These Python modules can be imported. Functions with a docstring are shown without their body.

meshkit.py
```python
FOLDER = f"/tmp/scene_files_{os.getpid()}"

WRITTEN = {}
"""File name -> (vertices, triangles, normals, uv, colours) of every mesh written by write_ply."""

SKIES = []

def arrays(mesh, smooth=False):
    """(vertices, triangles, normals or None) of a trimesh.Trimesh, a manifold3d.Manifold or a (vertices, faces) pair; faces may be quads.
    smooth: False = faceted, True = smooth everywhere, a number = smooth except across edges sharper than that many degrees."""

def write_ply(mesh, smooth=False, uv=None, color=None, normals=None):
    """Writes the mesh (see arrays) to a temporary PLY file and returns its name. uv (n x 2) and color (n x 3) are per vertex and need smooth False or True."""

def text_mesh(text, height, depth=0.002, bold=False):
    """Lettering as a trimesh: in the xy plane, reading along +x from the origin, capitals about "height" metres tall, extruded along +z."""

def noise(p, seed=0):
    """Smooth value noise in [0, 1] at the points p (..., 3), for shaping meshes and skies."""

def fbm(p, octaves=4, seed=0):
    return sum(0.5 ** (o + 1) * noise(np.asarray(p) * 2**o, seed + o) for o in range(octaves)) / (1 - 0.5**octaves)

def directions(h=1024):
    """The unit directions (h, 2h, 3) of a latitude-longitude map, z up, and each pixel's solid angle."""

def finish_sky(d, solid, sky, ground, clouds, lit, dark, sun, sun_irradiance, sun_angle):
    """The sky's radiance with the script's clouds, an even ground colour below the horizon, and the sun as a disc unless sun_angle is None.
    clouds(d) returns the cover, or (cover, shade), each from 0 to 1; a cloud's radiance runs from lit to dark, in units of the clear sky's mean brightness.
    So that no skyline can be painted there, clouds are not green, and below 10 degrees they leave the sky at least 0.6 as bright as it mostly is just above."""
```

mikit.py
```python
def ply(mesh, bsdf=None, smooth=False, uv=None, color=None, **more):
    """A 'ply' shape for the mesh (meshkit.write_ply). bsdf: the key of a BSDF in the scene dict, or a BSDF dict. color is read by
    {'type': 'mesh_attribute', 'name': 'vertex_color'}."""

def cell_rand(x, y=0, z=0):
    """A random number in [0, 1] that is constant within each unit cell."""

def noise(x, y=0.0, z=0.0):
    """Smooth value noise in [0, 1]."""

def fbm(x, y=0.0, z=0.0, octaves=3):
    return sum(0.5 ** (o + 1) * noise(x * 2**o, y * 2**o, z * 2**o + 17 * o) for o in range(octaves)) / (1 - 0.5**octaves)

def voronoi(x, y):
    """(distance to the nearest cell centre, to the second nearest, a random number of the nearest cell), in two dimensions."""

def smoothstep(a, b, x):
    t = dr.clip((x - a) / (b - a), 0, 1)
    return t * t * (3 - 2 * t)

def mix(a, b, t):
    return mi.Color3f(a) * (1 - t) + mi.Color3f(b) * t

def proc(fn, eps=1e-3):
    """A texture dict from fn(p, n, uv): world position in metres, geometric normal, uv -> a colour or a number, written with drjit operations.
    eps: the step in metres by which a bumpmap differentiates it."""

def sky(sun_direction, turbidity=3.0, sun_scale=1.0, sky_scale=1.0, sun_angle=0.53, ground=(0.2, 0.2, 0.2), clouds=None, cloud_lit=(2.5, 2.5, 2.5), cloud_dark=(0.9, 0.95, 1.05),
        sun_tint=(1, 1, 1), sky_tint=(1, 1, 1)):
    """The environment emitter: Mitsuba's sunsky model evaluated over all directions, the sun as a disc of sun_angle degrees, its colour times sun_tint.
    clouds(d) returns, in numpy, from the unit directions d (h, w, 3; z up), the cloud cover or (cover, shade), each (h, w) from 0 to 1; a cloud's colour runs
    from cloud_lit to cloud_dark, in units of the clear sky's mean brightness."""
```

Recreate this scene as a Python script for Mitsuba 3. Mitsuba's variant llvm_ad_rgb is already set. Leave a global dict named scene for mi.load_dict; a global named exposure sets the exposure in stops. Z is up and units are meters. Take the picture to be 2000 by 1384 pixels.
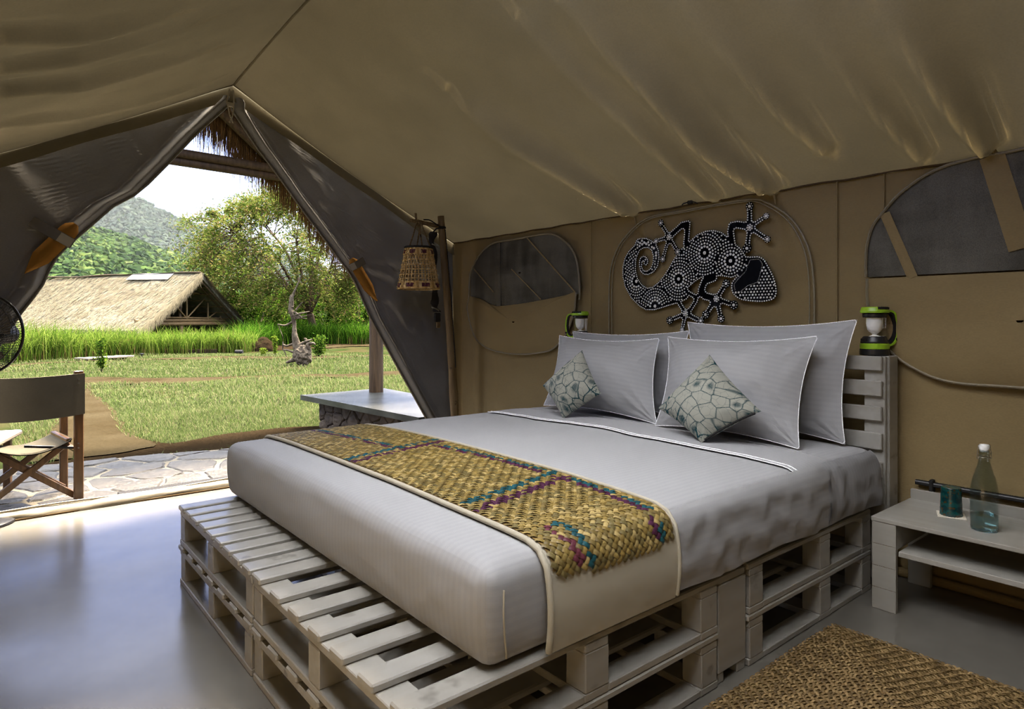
import math, random
import numpy as np, trimesh, shapely, shapely.geometry as sg, shapely.ops
import drjit as dr, mitsuba as mi
import mikit, meshkit
from mikit import ply, proc, noise, fbm, voronoi, cell_rand, smoothstep, mix

T = mi.ScalarTransform4f
random.seed(7); RNG = np.random.default_rng(7)
scene, labels = {}, {}

# ------------------------------------------------------------------ camera, sky, exposure
CAM_H = 1.2
RIGHT = np.array([0.7711, -0.6367]); FWD = np.array([0.6367, 0.7711])
scene['camera'] = {'type': 'perspective', 'fov': math.degrees(2 * math.atan(1000 / 1255.)), 'fov_axis': 'x',
                   'principal_point_offset_x': 0.0, 'principal_point_offset_y': (692 - 625) / 1384.0,
                   'near_clip': 0.02, 'far_clip': 5000.0,
                   'to_world': T().look_at(origin=[0, 0, CAM_H], target=[FWD[0], FWD[1], CAM_H], up=[0, 0, 1])}
SUN = np.array([0.40, 0.12, 1.0])


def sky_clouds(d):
    """thin haze low down, broken blue above the hills, an added bright veil overhead, out of view, to light the tent"""
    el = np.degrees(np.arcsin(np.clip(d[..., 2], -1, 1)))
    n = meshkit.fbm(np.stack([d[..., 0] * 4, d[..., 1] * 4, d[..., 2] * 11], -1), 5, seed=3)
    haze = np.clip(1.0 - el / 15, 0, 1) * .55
    veil = np.clip((el - 18) / 26, 0, 1)  # overhead brightening added, above the view, for the interior light
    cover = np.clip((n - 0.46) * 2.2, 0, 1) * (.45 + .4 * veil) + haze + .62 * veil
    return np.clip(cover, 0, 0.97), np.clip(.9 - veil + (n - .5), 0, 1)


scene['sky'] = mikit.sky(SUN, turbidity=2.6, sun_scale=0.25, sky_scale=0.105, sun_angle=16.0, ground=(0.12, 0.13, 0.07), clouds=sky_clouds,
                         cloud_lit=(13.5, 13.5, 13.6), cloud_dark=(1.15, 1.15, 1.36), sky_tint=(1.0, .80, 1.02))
exposure = 6.9

# ------------------------------------------------------------------ helpers
OUTK = .31


def lin(*c):
    c = np.array(c, float) / 255
    return [float(x) for x in np.where(c <= .04045, c / 12.92, ((c + .055) / 1.055) ** 2.4)]


def numbered(key):
    if key not in scene and key not in labels:
        return key
    k = 1
    while f'{key}_{k:03d}' in scene or f'{key}_{k:03d}' in labels:
        k += 1
    return f'{key}_{k:03d}'


_next = {}


def child(parent, name):
    base = f'{parent}__{name}' if parent else name
    n = _next.get(base, 0); _next[base] = n + 1
    return base if n == 0 else f'{base}_{n:03d}'


def thing(name, label, cat, group=None, kind=None):
    key = child(None, name)
    tag(key, label, cat, group, kind)
    return key


def tag(key, label=None, cat=None, group=None, kind=None):
    d = labels.setdefault(key, {})
    for k, v in (('label', label), ('category', cat), ('group', group), ('kind', kind)):
        if v: d[k] = v
    return key


def obj(name, mesh, mat, parent=None, smooth=30, label=None, kind=None, **kw):
    key = child(parent, name)
    if isinstance(mesh, MB): mesh = mesh.mesh()
    scene[key] = ply(mesh, mat, smooth, **kw)
    if label or kind: tag(key, label, None, None, kind)
    return key


def reuse(name, shape, M, parent, label=None):
    key = child(parent, name)
    scene[key] = {**shape, 'to_world': T(np.asarray(M, float).tolist())}
    if label: tag(key, label)
    return key


def _cb_topology():
    h = np.ones(3); b = .2; pts = []
    for sx in (-1, 1):
        for sy in (-1, 1):
            for sz in (-1, 1):
                s = np.array([sx, sy, sz], float)
                for k in range(3):
                    q = s * (h - b); q[k] = s[k] * h[k]; pts.append(q)
    pts = np.array(pts)
    from scipy.spatial import ConvexHull
    hull = ConvexHull(pts)
    f = hull.simplices.copy(); c = pts[f].mean(1)
    n = np.cross(pts[f[:, 1]] - pts[f[:, 0]], pts[f[:, 2]] - pts[f[:, 0]])
    flip = (n * c).sum(1) < 0
    f[flip] = f[flip][:, ::-1]
    return f


_CBF = _cb_topology()


def cbox(lo, hi, b=.003):
    lo, hi = np.minimum(lo, hi).astype(float), np.maximum(lo, hi).astype(float)
    c, h = (lo + hi) / 2, (hi - lo) / 2
    b = min(b, h.min() * .8); pts = []
    for sx in (-1, 1):
        for sy in (-1, 1):
            for sz in (-1, 1):
                s = np.array([sx, sy, sz], float)
                for k in range(3):
                    q = s * (h - b); q[k] = s[k] * h[k]; pts.append(q + c)
    return np.array(pts), _CBF


def catmull(p, n=8):
    p = np.asarray(p, float)
    q = np.vstack([2 * p[0] - p[1], p, 2 * p[-1] - p[-2]]); out = []
    for i in range(1, len(q) - 2):
        t = np.linspace(0, 1, n, endpoint=False)[:, None]
        a, b, c, d = q[i - 1], q[i], q[i + 1], q[i + 2]
        out.append(.5 * (2 * b + (c - a) * t + (2 * a - 5 * b + 4 * c - d) * t ** 2 + (3 * b - a - 3 * c + d) * t ** 3))
    return np.vstack(out + [p[-1:]])


def resample(p, n, closed=False):
    p = np.asarray(p, float)
    if closed: p = np.vstack([p, p[:1]])
    s = np.r_[0, np.cumsum(np.linalg.norm(np.diff(p, axis=0), axis=1))]
    t = np.linspace(0, s[-1], n, endpoint=not closed)
    return np.stack([np.interp(t, s, p[:, k]) for k in range(p.shape[1])], 1)


class MB:
    def __init__(self): self.v, self.f, self.c, self.n = [], [], [], 0

    def add(self, v, f, color=None, M=None):
        v = np.asarray(v, float); f = np.asarray(f, int)
        if f.shape[1] == 4: f = np.vstack([f[:, [0, 1, 2]], f[:, [0, 2, 3]]])
        if M is not None: v = v @ M[:3, :3].T + M[:3, 3]
        self.v.append(v); self.f.append(f + self.n); self.n += len(v)
        if color is not None:
            c = np.asarray(color, float); self.c.append(np.broadcast_to(c, (len(v), 3)))
        return self

    def box(self, lo, hi, b=.003, color=None, M=None): return self.add(*cbox(lo, hi, b), color, M)

    def tri(self, m, color=None, M=None): return self.add(m.vertices, m.faces, color, M)

    def tube(self, pts, r, n=8, color=None, caps=True, ref=None):
        p = np.asarray(pts, float); r = np.broadcast_to(np.asarray(r, float), (len(p),))
        t = np.gradient(p, axis=0); t /= np.linalg.norm(t, axis=1, keepdims=True) + 1e-12
        a = np.asarray(ref, float) if ref is not None else (np.array([0, 0, 1.]) if abs(t[0, 2]) < .8 else np.array([1., 0, 0]))
        A = []
        for k in range(len(p)):
            a = a - t[k] * (a @ t[k]); a /= np.linalg.norm(a) + 1e-12; A.append(a)
        A = np.array(A); B = np.cross(t, A); ang = np.arange(n) * 2 * np.pi / n
        v = p[:, None] + r[:, None, None] * (np.cos(ang)[None, :, None] * A[:, None] + np.sin(ang)[None, :, None] * B[:, None])
        i, j = np.meshgrid(np.arange(len(p) - 1), np.arange(n), indexing='ij')
        q = np.stack([i * n + j, i * n + (j + 1) % n, (i + 1) * n + (j + 1) % n, (i + 1) * n + j], -1).reshape(-1, 4)
        f = np.vstack([q[:, [0, 1, 2]], q[:, [0, 2, 3]]]); v = v.reshape(-1, 3)
        if caps:
            m = len(v); v = np.vstack([v, p[:1], p[-1:]]); k = np.arange(n); e = (len(p) - 1) * n
            f = np.vstack([f, np.stack([(k + 1) % n, k, k * 0 + m], 1), np.stack([e + k, e + (k + 1) % n, k * 0 + m + 1], 1)])
        return self.add(v, f, color)

    def lathe(self, prof, n=32, c=(0, 0, 0), color=None, M=None):
        prof = np.asarray(prof, float); ang = np.arange(n) * 2 * np.pi / n
        v = np.stack([prof[:, :1] * np.cos(ang), prof[:, :1] * np.sin(ang), np.broadcast_to(prof[:, 1:], (len(prof), n))], -1).reshape(-1, 3) + np.asarray(c)
        i, j = np.meshgrid(np.arange(len(prof) - 1), np.arange(n), indexing='ij')
        q = np.stack([i * n + j, i * n + (j + 1) % n, (i + 1) * n + (j + 1) % n, (i + 1) * n + j], -1).reshape(-1, 4)
        return self.add(v, q, color, M)

    def grid(self, p, color=None, flip=False, close=False):
        p = np.asarray(p, float); nu, nv = p.shape[:2]
        i, j = np.meshgrid(np.arange(nu - 1), np.arange(nv if close else nv - 1), indexing='ij')
        q = np.stack([i * nv + j, (i + 1) * nv + j, (i + 1) * nv + (j + 1) % nv, i * nv + (j + 1) % nv], -1).reshape(-1, 4)
        if flip: q = q[:, ::-1]
        return self.add(p.reshape(-1, 3), q, color)

    def mesh(self):
        return trimesh.Trimesh(np.vstack(self.v), np.vstack(self.f), process=False)

    def colors(self): return np.vstack(self.c)


def cobj(name, mb, mat, parent=None, smooth=False, **kw):
    return obj(name, mb.mesh(), mat, parent, smooth, color=mb.colors(), **kw)


def gridmesh(p): return MB().grid(p).mesh()


def frame(o, x, y, z):
    M = np.eye(4); M[:3, 0], M[:3, 1], M[:3, 2], M[:3, 3] = x, y, z, o
    return M


def rotz(a, o=(0, 0, 0)):
    c, s = math.cos(a), math.sin(a)
    M = np.eye(4); M[:2, :2] = [[c, -s], [s, c]]; M[:3, 3] = o
    return M


def nz(p, seed=0, oct=4): return meshkit.fbm(p, oct, seed) - .5


def near_poly(q, line):
    """distance of points q (n,2) to a polyline and the arc parameter 0..1 of the nearest point, with the side's sign"""
    line = np.asarray(line, float)
    s = np.r_[0, np.cumsum(np.linalg.norm(np.diff(line, axis=0), axis=1))]
    best = np.full(len(q), 1e9); tt = np.zeros(len(q)); sg_ = np.zeros(len(q))
    for i in range(len(line) - 1):
        a, b = line[i], line[i + 1]; d = b - a; L = np.linalg.norm(d)
        t = np.clip(((q - a) @ d) / L ** 2, 0, 1); c = a + t[:, None] * d; w = q - c
        e = np.linalg.norm(w, axis=1); m = e < best
        best[m] = e[m]; tt[m] = (s[i] + t[m] * L) / s[-1]; sg_[m] = np.sign(d[0] * w[m, 1] - d[1] * w[m, 0])
    return best, tt, sg_


def pd(px, d, z=0.0):
    """a place d metres ahead of the doorway's viewpoint, along the bearing px"""
    r = (px - 1000) / 1255. * d
    return np.array([*(r * RIGHT + d * FWD), z])


# ------------------------------------------------------------------ materials
def princ(color, rough=.5, metallic=0., spec=.5, two=True, **kw):
    b = {'type': 'principled', 'base_color': color if isinstance(color, dict) else {'type': 'rgb', 'value': list(color)},
         'roughness': rough, 'metallic': metallic, 'specular': spec, **kw}
    return {'type': 'twosided', 'bsdf': b} if two else b


def diffuse(color): return {'type': 'twosided', 'bsdf': {'type': 'diffuse', 'reflectance': color if isinstance(color, dict) else {'type': 'rgb', 'value': list(color)}}}


def bumped(b, fn, scale=1., eps=1e-3): return {'type': 'twosided', 'bsdf': {'type': 'bumpmap', 'arbitrary': proc(fn, eps), 'scale': scale, 'bsdf': b}}


def c3(x): return mi.Color3f(x)


VC = {'type': 'mesh_attribute', 'name': 'vertex_color'}


def canvas_fn(base, dark, k=1.0):
    def fn(p, n, uv):
        a = fbm(p.x * 3.1 + 5, p.y * 3.1, p.z * 3.1, 4); w = noise(p.x * 190, p.y * 190, p.z * 190)
        return mix(base, dark, dr.clip(a * 1.5 - .45, 0, 1)) * (0.94 + .12 * w)
    return proc(fn)


scene['canvas_tan'] = {'type': 'principledthin', 'base_color': canvas_fn(lin(122, 114, 92), lin(109, 102, 82)), 'roughness': .9, 'diff_trans': .03}
scene['canvas_wall'] = diffuse(canvas_fn(lin(138, 121, 87), lin(127, 110, 78)))
scene['canvas_grey'] = diffuse(canvas_fn(lin(136, 134, 130), lin(118, 116, 111)))
scene['canvas_sill'] = princ(canvas_fn(lin(104, 97, 82), lin(84, 78, 65)), .5)
scene['canvas_dark'] = diffuse(lin(80, 66, 48))
scene['zip_mat'] = princ(lin(128, 118, 96), .4)


def net_fn(p, n, uv):
    a = fbm(p.y * 2.2, p.z * 9, 3., 4); b = fbm(p.y * 14, p.z * 3, 9., 3); w = noise(p.y * 420, p.z * 420)
    t = dr.clip(a * .9 + b * .8 - .35, 0, 1)
    return mix(lin(108, 104, 93), lin(186, 181, 166), t) * (0.8 + .4 * w)


scene['net_mat'] = diffuse(proc(net_fn))


def floor_col(p, n, uv):
    a = fbm(p.x * 1.3, p.y * 1.3, 0., 5); b = fbm(p.x * 5 + 9, p.y * 5, 2., 4)
    return mix(lin(176, 171, 160), lin(134, 129, 119), dr.clip(a * 1.4 - .3, 0, 1)) * (0.86 + .28 * b)


def floor_rough(p, n, uv):
    a = fbm(p.x * 1.7, p.y * 1.7 + 4, 1., 4)
    return .10 + .22 * a


scene['floor_mat'] = {'type': 'twosided', 'bsdf': {'type': 'principled', 'base_color': proc(floor_col), 'roughness': proc(floor_rough), 'specular': .8}}


def sheet_fn(p, n, uv):
    s = uv.x / .024; t = s - dr.floor(s)
    k = smoothstep(.30, .38, t) * (1 - smoothstep(.80, .88, t))
    th = noise(p.x * 600, p.y * 600, p.z * 600)
    return mix(lin(248, 248, 251), lin(253, 253, 255), k) * (0.97 + .05 * th)


def sheet_bump(p, n, uv):
    a = fbm(p.x * 9, p.y * 9, p.z * 9, 3); b = fbm(p.x * 34, p.y * 34, p.z * 34, 2)
    return a * .006 + b * .0009


scene['sheet_mat'] = bumped({'type': 'principled', 'base_color': proc(sheet_fn), 'roughness': .62, 'specular': .35, 'sheen': .3}, sheet_bump, 1., 2e-3)
scene['sheet_plain'] = bumped({'type': 'principled', 'base_color': {'type': 'rgb', 'value': lin(246, 246, 250)}, 'roughness': .7, 'specular': .3}, sheet_bump, 1., 2e-3)


def wood_white(p, n, uv):
    g = fbm(p.x * 5, p.y * 26, p.z * 26, 4); w = fbm(p.x * 11 + 3, p.y * 11, p.z * 14, 4); s = fbm(p.x * 40, p.y * 60, p.z * 60, 2)
    c = mix(lin(246, 243, 234), lin(226, 220, 206), dr.clip(g * 1.4 - .3, 0, 1))
    return mix(c, lin(120, 110, 94), smoothstep(.66, .84, w) * (0.25 + .4 * s))


scene['white_wood'] = princ(proc(wood_white), .26, spec=.6)


def white_table(p, n, uv):
    g = fbm(p.x * 60, p.y * 4, p.z * 60, 3)
    return mix(lin(242, 238, 226), lin(232, 226, 212), g)


scene['table_white'] = princ(proc(white_table), .3, spec=.5)


def brown_wood(p, n, uv):
    g = fbm(p.x * 60, p.y * 60, p.z * 5, 4); b = fbm(p.x * 9, p.y * 9, p.z * 3, 2)
    return mix(lin(154, 108, 58), lin(92, 60, 30), dr.clip(g * 1.5 - .35 + .4 * (b - .5), 0, 1))


scene['brown_wood'] = princ(proc(brown_wood), .38, spec=.5)


def pole_wood(p, n, uv):
    g = fbm(p.x * 70, p.y * 70, p.z * 4, 4); k = fbm(p.x * 14, p.y * 14, p.z * 16, 3)
    c = mix(lin(196, 164, 112), lin(150, 116, 70), dr.clip(g * 1.4 - .3, 0, 1))
    return mix(c, lin(70, 48, 28), smoothstep(.70, .78, k))


scene['pole_wood'] = princ(proc(pole_wood), .6, spec=.3)


def dark_wood(p, n, uv):
    g = fbm(p.x * 50, p.y * 50, p.z * 3, 4)
    return mix(lin(132, 104, 72), lin(72, 54, 36), dr.clip(g * 1.5 - .3, 0, 1))


scene['dark_wood'] = princ(proc(dark_wood), .65, spec=.3)
scene['vcol'] = princ(VC, .7, spec=.3)
scene['vcol_matte'] = diffuse(VC)
scene['vcol_satin'] = princ(VC, .42, spec=.4)
scene['leaf'] = {'type': 'principledthin', 'base_color': VC, 'roughness': .55, 'diff_trans': .75, 'spec_trans': 0.0}
scene['black_plastic'] = princ(lin(28, 28, 30), .35)
scene['black_matte'] = princ(lin(26, 25, 25), .7, spec=.3)
scene['green_plastic'] = princ(lin(140, 178, 42), .32)
scene['white_diffuser'] = princ(lin(228, 228, 224), .35)
scene['metal'] = princ(lin(190, 188, 182), .28, 1.)
scene['clear_plastic'] = {'type': 'thindielectric', 'int_ior': 1.45}
scene['bottle_glass'] = {'type': 'thindielectric', 'int_ior': 1.5, 'specular_transmittance': {'type': 'rgb', 'value': [.62, .69, .68]}}
scene['aqua_glass'] = {'type': 'dielectric', 'int_ior': 1.5, 'specular_transmittance': {'type': 'rgb', 'value': [.60, .86, .95]}}
scene['water'] = {'type': 'dielectric', 'int_ior': 1.33, 'specular_transmittance': {'type': 'rgb', 'value': [.80, .93, .96]}}
scene['white_ceramic'] = princ(lin(235, 235, 232), .25)
scene['mat_cloth'] = bumped({'type': 'principled', 'base_color': {'type': 'rgb', 'value': lin(168, 161, 144)}, 'roughness': .8, 'specular': .2}, lambda p, n, uv: fbm(p.x * 14, p.y * 14, p.z * 14, 3) * .004)


def slab_col(p, n, uv):
    a = fbm(p.x * 4, p.y * 4, p.z * 4, 5)
    return mix(lin(104, 106, 102), lin(66, 68, 66), dr.clip(a * 1.6 - .35, 0, 1))


scene['slab_concrete'] = princ(proc(slab_col), .34, spec=.35)


def batik(p, n, uv):
    def web(s, o):
        wx = uv.x * s + o + .5 * noise(uv.x * s * .8 + o, uv.y * s * .8, 1.); wy = uv.y * s + o * 1.7 + .5 * noise(uv.x * s * .8, uv.y * s * .8 + o, 2.)
        a, b, c = voronoi(wx, wy)
        return b - a, a, c
    e1, a1, c1 = web(17., 0.); e2, a2, c2 = web(31., 5.3)
    l1 = 1 - smoothstep(.0, .13, e1); l2 = (1 - smoothstep(.0, .11, e2)) * .9
    blot = smoothstep(.5, .72, fbm(uv.x * 7 + 3, uv.y * 7, 0., 4))
    st_ = 1 - smoothstep(.08, .42, a1); t = dr.clip(l1 * (.75 + .5 * blot) + l2 * (.3 + .7 * blot) + blot * .22 * noise(uv.x * 60, uv.y * 60) + st_ * smoothstep(.55, .75, c1) * .75, 0, 1)
    return mix(lin(244, 244, 228), lin(14, 92, 104), t)


scene['batik_mat'] = princ(proc(batik), .75, spec=.25)


def gecko_col(p, n, uv):
    a = fbm(p.y * 7, p.z * 7, 3., 4); b = noise(p.y * 160, p.z * 160)
    return mix(lin(24, 25, 30), lin(70, 72, 80), smoothstep(.58, .85, a) * (.5 + .5 * b))


scene['gecko_paint'] = diffuse(proc(gecko_col))
scene['gecko_black'] = diffuse(lin(20, 21, 25))
scene['dot_white'] = diffuse(lin(226, 226, 224))


def tumbler_print(p, n, uv):
    a = fbm(p.x * 60, p.y * 60, p.z * 60, 3); b = fbm(p.x * 95 + 7, p.y * 95, p.z * 95, 2)
    return mix(mix(lin(16, 78, 84), lin(24, 116, 112), smoothstep(.4, .6, a)), lin(110, 84, 44), smoothstep(.60, .66, b))


scene['tumbler_mat'] = princ(proc(tumbler_print), .2)
scene['coaster_mat'] = princ(lin(206, 200, 184), .4)


def lawn_col(p, n, uv):
    a = fbm(p.x * .55, p.y * .55, 0., 5); b = fbm(p.x * 5, p.y * 5, 3., 4); e = smoothstep(.60, .74, fbm(p.x * .8 + 7, p.y * .8, 5., 4))
    g = mix(lin(132, 148, 94), lin(96, 116, 62), dr.clip(a * 1.6 - .3 + .5 * (b - .5), 0, 1))
    return mix(g, lin(150, 136, 98), e * .7) * OUTK


scene['lawn_mat'] = diffuse(proc(lawn_col))


def sand_col(p, n, uv):
    a = fbm(p.x * 2.5, p.y * 2.5, 0., 4); b = noise(p.x * 70, p.y * 70, 0.)
    return mix(lin(150, 136, 106), lin(126, 110, 80), dr.clip(a * 1.5 - .3, 0, 1)) * (.82 + .36 * b) * OUTK


scene['sand_mat'] = diffuse(proc(sand_col))


def soil_col(p, n, uv):
    a = fbm(p.x * 3, p.y * 3, 0., 5); b = noise(p.x * 60, p.y * 60, 0.)
    return mix(lin(122, 104, 80), lin(92, 76, 56), a) * (.8 + .4 * b) * OUTK


scene['soil_mat'] = diffuse(proc(soil_col))


def rock_col(p, n, uv):
    a = fbm(p.x * 6, p.y * 6, p.z * 6, 5); b = fbm(p.x * 30, p.y * 30, p.z * 30, 3)
    return mix(lin(108, 102, 92), lin(70, 66, 60), dr.clip(a * 1.7 - .4, 0, 1)) * (.8 + .4 * b)


def rock_bump(p, n, uv): return fbm(p.x * 9, p.y * 20, p.z * 20, 5) * .05


scene['paving_rock'] = bumped({'type': 'principled', 'base_color': proc(rock_col), 'roughness': .5, 'specular': .4}, rock_bump, 1., 2e-3)


def mason_col(p, n, uv):
    a = fbm(p.x * 5, p.y * 5 + 3, p.z * 5, 5); b = fbm(p.x * 24, p.y * 24, p.z * 24, 3)
    return mix(lin(146, 126, 102), lin(84, 73, 62), dr.clip(a * 1.7 - .4, 0, 1)) * (.75 + .5 * b)


scene['mason_rock'] = bumped({'type': 'principled', 'base_color': proc(mason_col), 'roughness': .75, 'specular': .3}, rock_bump, 1., 2e-3)
scene['mortar'] = diffuse(lin(120, 113, 100))
GECKO_BODY = [(2.3126, 1.6865), (2.2649, 1.7159), (2.2103, 1.7305), (2.157, 1.7295), (2.1048, 1.7127), (2.0718, 1.6863), (2.0249, 1.6427), (1.9824, 1.6067), (1.9545, 1.566), (1.9407, 1.5268), (1.9476, 1.4763), (1.9894, 1.4595), (2.0392, 1.4427), (2.0974, 1.4555), (2.1721, 1.4594), (2.2336, 1.4559), (2.2807, 1.4344), (2.3368, 1.3956), (2.3126, 1.3604), (2.3449, 1.3269), (2.3941, 1.3072), (2.4443, 1.2976), (2.5128, 1.2811), (2.5831, 1.2641), (2.6552, 1.265), (2.7107, 1.2915), (2.7768, 1.3451), (2.8299, 1.4221), (2.8514, 1.4913), (2.8524, 1.5521), (2.8348, 1.6116), (2.796, 1.6614), (2.7483, 1.6947), (2.7294, 1.7301), (2.7014, 1.7363), (2.6552, 1.7318), (2.6099, 1.7113), (2.5742, 1.6863), (2.5521, 1.6411), (2.5477, 1.5905), (2.5609, 1.5411), (2.592, 1.5068), (2.637, 1.4911), (2.6736, 1.4953), (2.7014, 1.5205), (2.7125, 1.5656), (2.706, 1.6021), (2.6828, 1.6188), (2.6552, 1.613), (2.637, 1.5897), (2.6388, 1.568), (2.6552, 1.553), (2.6782, 1.5574), (2.669, 1.5737), (2.6736, 1.5836), (2.6847, 1.5784), (2.6884, 1.5492), (2.6736, 1.5225), (2.6461, 1.5187), (2.6189, 1.5338), (2.6009, 1.5654), (2.5965, 1.6086), (2.6099, 1.6459), (2.637, 1.6664), (2.6736, 1.6674), (2.706, 1.6539), (2.7247, 1.6258), (2.7388, 1.5822), (2.7388, 1.5227), (2.72, 1.4697), (2.6828, 1.4273), (2.6461, 1.409), (2.6009, 1.413), (2.5565, 1.44), (2.5128, 1.4809), (2.4698, 1.5352), (2.4359, 1.5823), (2.3941, 1.628), (2.3449, 1.6654)]
GECKO_HEAD = [(1.9615, 1.5634), (1.9201, 1.557), (1.8728, 1.5547), (1.8395, 1.5353), (1.8133, 1.4932), (1.7873, 1.4423), (1.7713, 1.3924), (1.7668, 1.3554), (1.7745, 1.325), (1.8003, 1.3072), (1.8528, 1.299), (1.9201, 1.3037), (1.9824, 1.3147), (2.0249, 1.3416), (2.0428, 1.3779), (2.0392, 1.4167), (2.0107, 1.4477), (1.9684, 1.4775)]
GECKO_FACE = [(1.9201, 1.5317), (1.8728, 1.5315), (1.8561, 1.5084), (1.8728, 1.4468), (1.8828, 1.4159), (1.9407, 1.3995), (1.9824, 1.3692), (2.0107, 1.3702), (2.0178, 1.4028), (1.9894, 1.4338), (1.9476, 1.4699), (1.9338, 1.5009)]
GECKO_LEGS = [([(2.3489, 1.6658), (2.3408, 1.741), (2.3368, 1.7874), (2.3776, 1.7831), (2.4698, 1.7228)], 0.0219), ([(2.0356, 1.6372), (2.0464, 1.7098), (2.0392, 1.7415), (2.0036, 1.7439), (1.9407, 1.7272)], 0.0233), ([(2.157, 1.4486), (2.2181, 1.4315), (2.2414, 1.3784), (2.2181, 1.3439), (2.142, 1.3251)], 0.0253), ([(2.3368, 1.3681), (2.2846, 1.3424), (2.2767, 1.3184), (2.3126, 1.2711), (2.3489, 1.2405)], 0.016), ([(2.4107, 1.3215), (2.3489, 1.2405)], 0.0166)]
GECKO_FEET = [((2.474, 1.7197), 0.0299, [((2.5389, 1.8157), 0.0146, 0.0219), ((2.5742, 1.7043), 0.0133, 0.0186), ((2.5232, 1.5851), 0.0133, 0.0213), ((2.4107, 1.6224), 0.0146, 0.0226)]), ((1.927, 1.7193), 0.0319, [((1.9283, 1.8381), 0.0166, 0.0239), ((1.8296, 1.7707), 0.0126, 0.0186), ((1.8231, 1.6427), 0.0146, 0.0199), ((1.9441, 1.6034), 0.016, 0.0279)]), ((2.1382, 1.3251), 0.0333, [((2.0754, 1.4118), 0.0166, 0.0253), ((2.0263, 1.2866), 0.0166, 0.0266), ((2.1085, 1.209), 0.016, 0.0239), ((2.2119, 1.2327), 0.0173, 0.0253)]), ((2.353, 1.2406), 0.0299, [((2.4698, 1.199), 0.0146, 0.0253), ((2.2453, 1.1957), 0.0166, 0.0219), ((2.3776, 1.14), 0.0133, 0.0173)])]
GECKO_CENTRES = [(2.2181, 1.5999), (2.0464, 1.5406), (2.4024, 1.4541), (2.5831, 1.2894), (2.7341, 1.4555), (2.669, 1.6839), (2.5742, 1.6502)]
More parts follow.
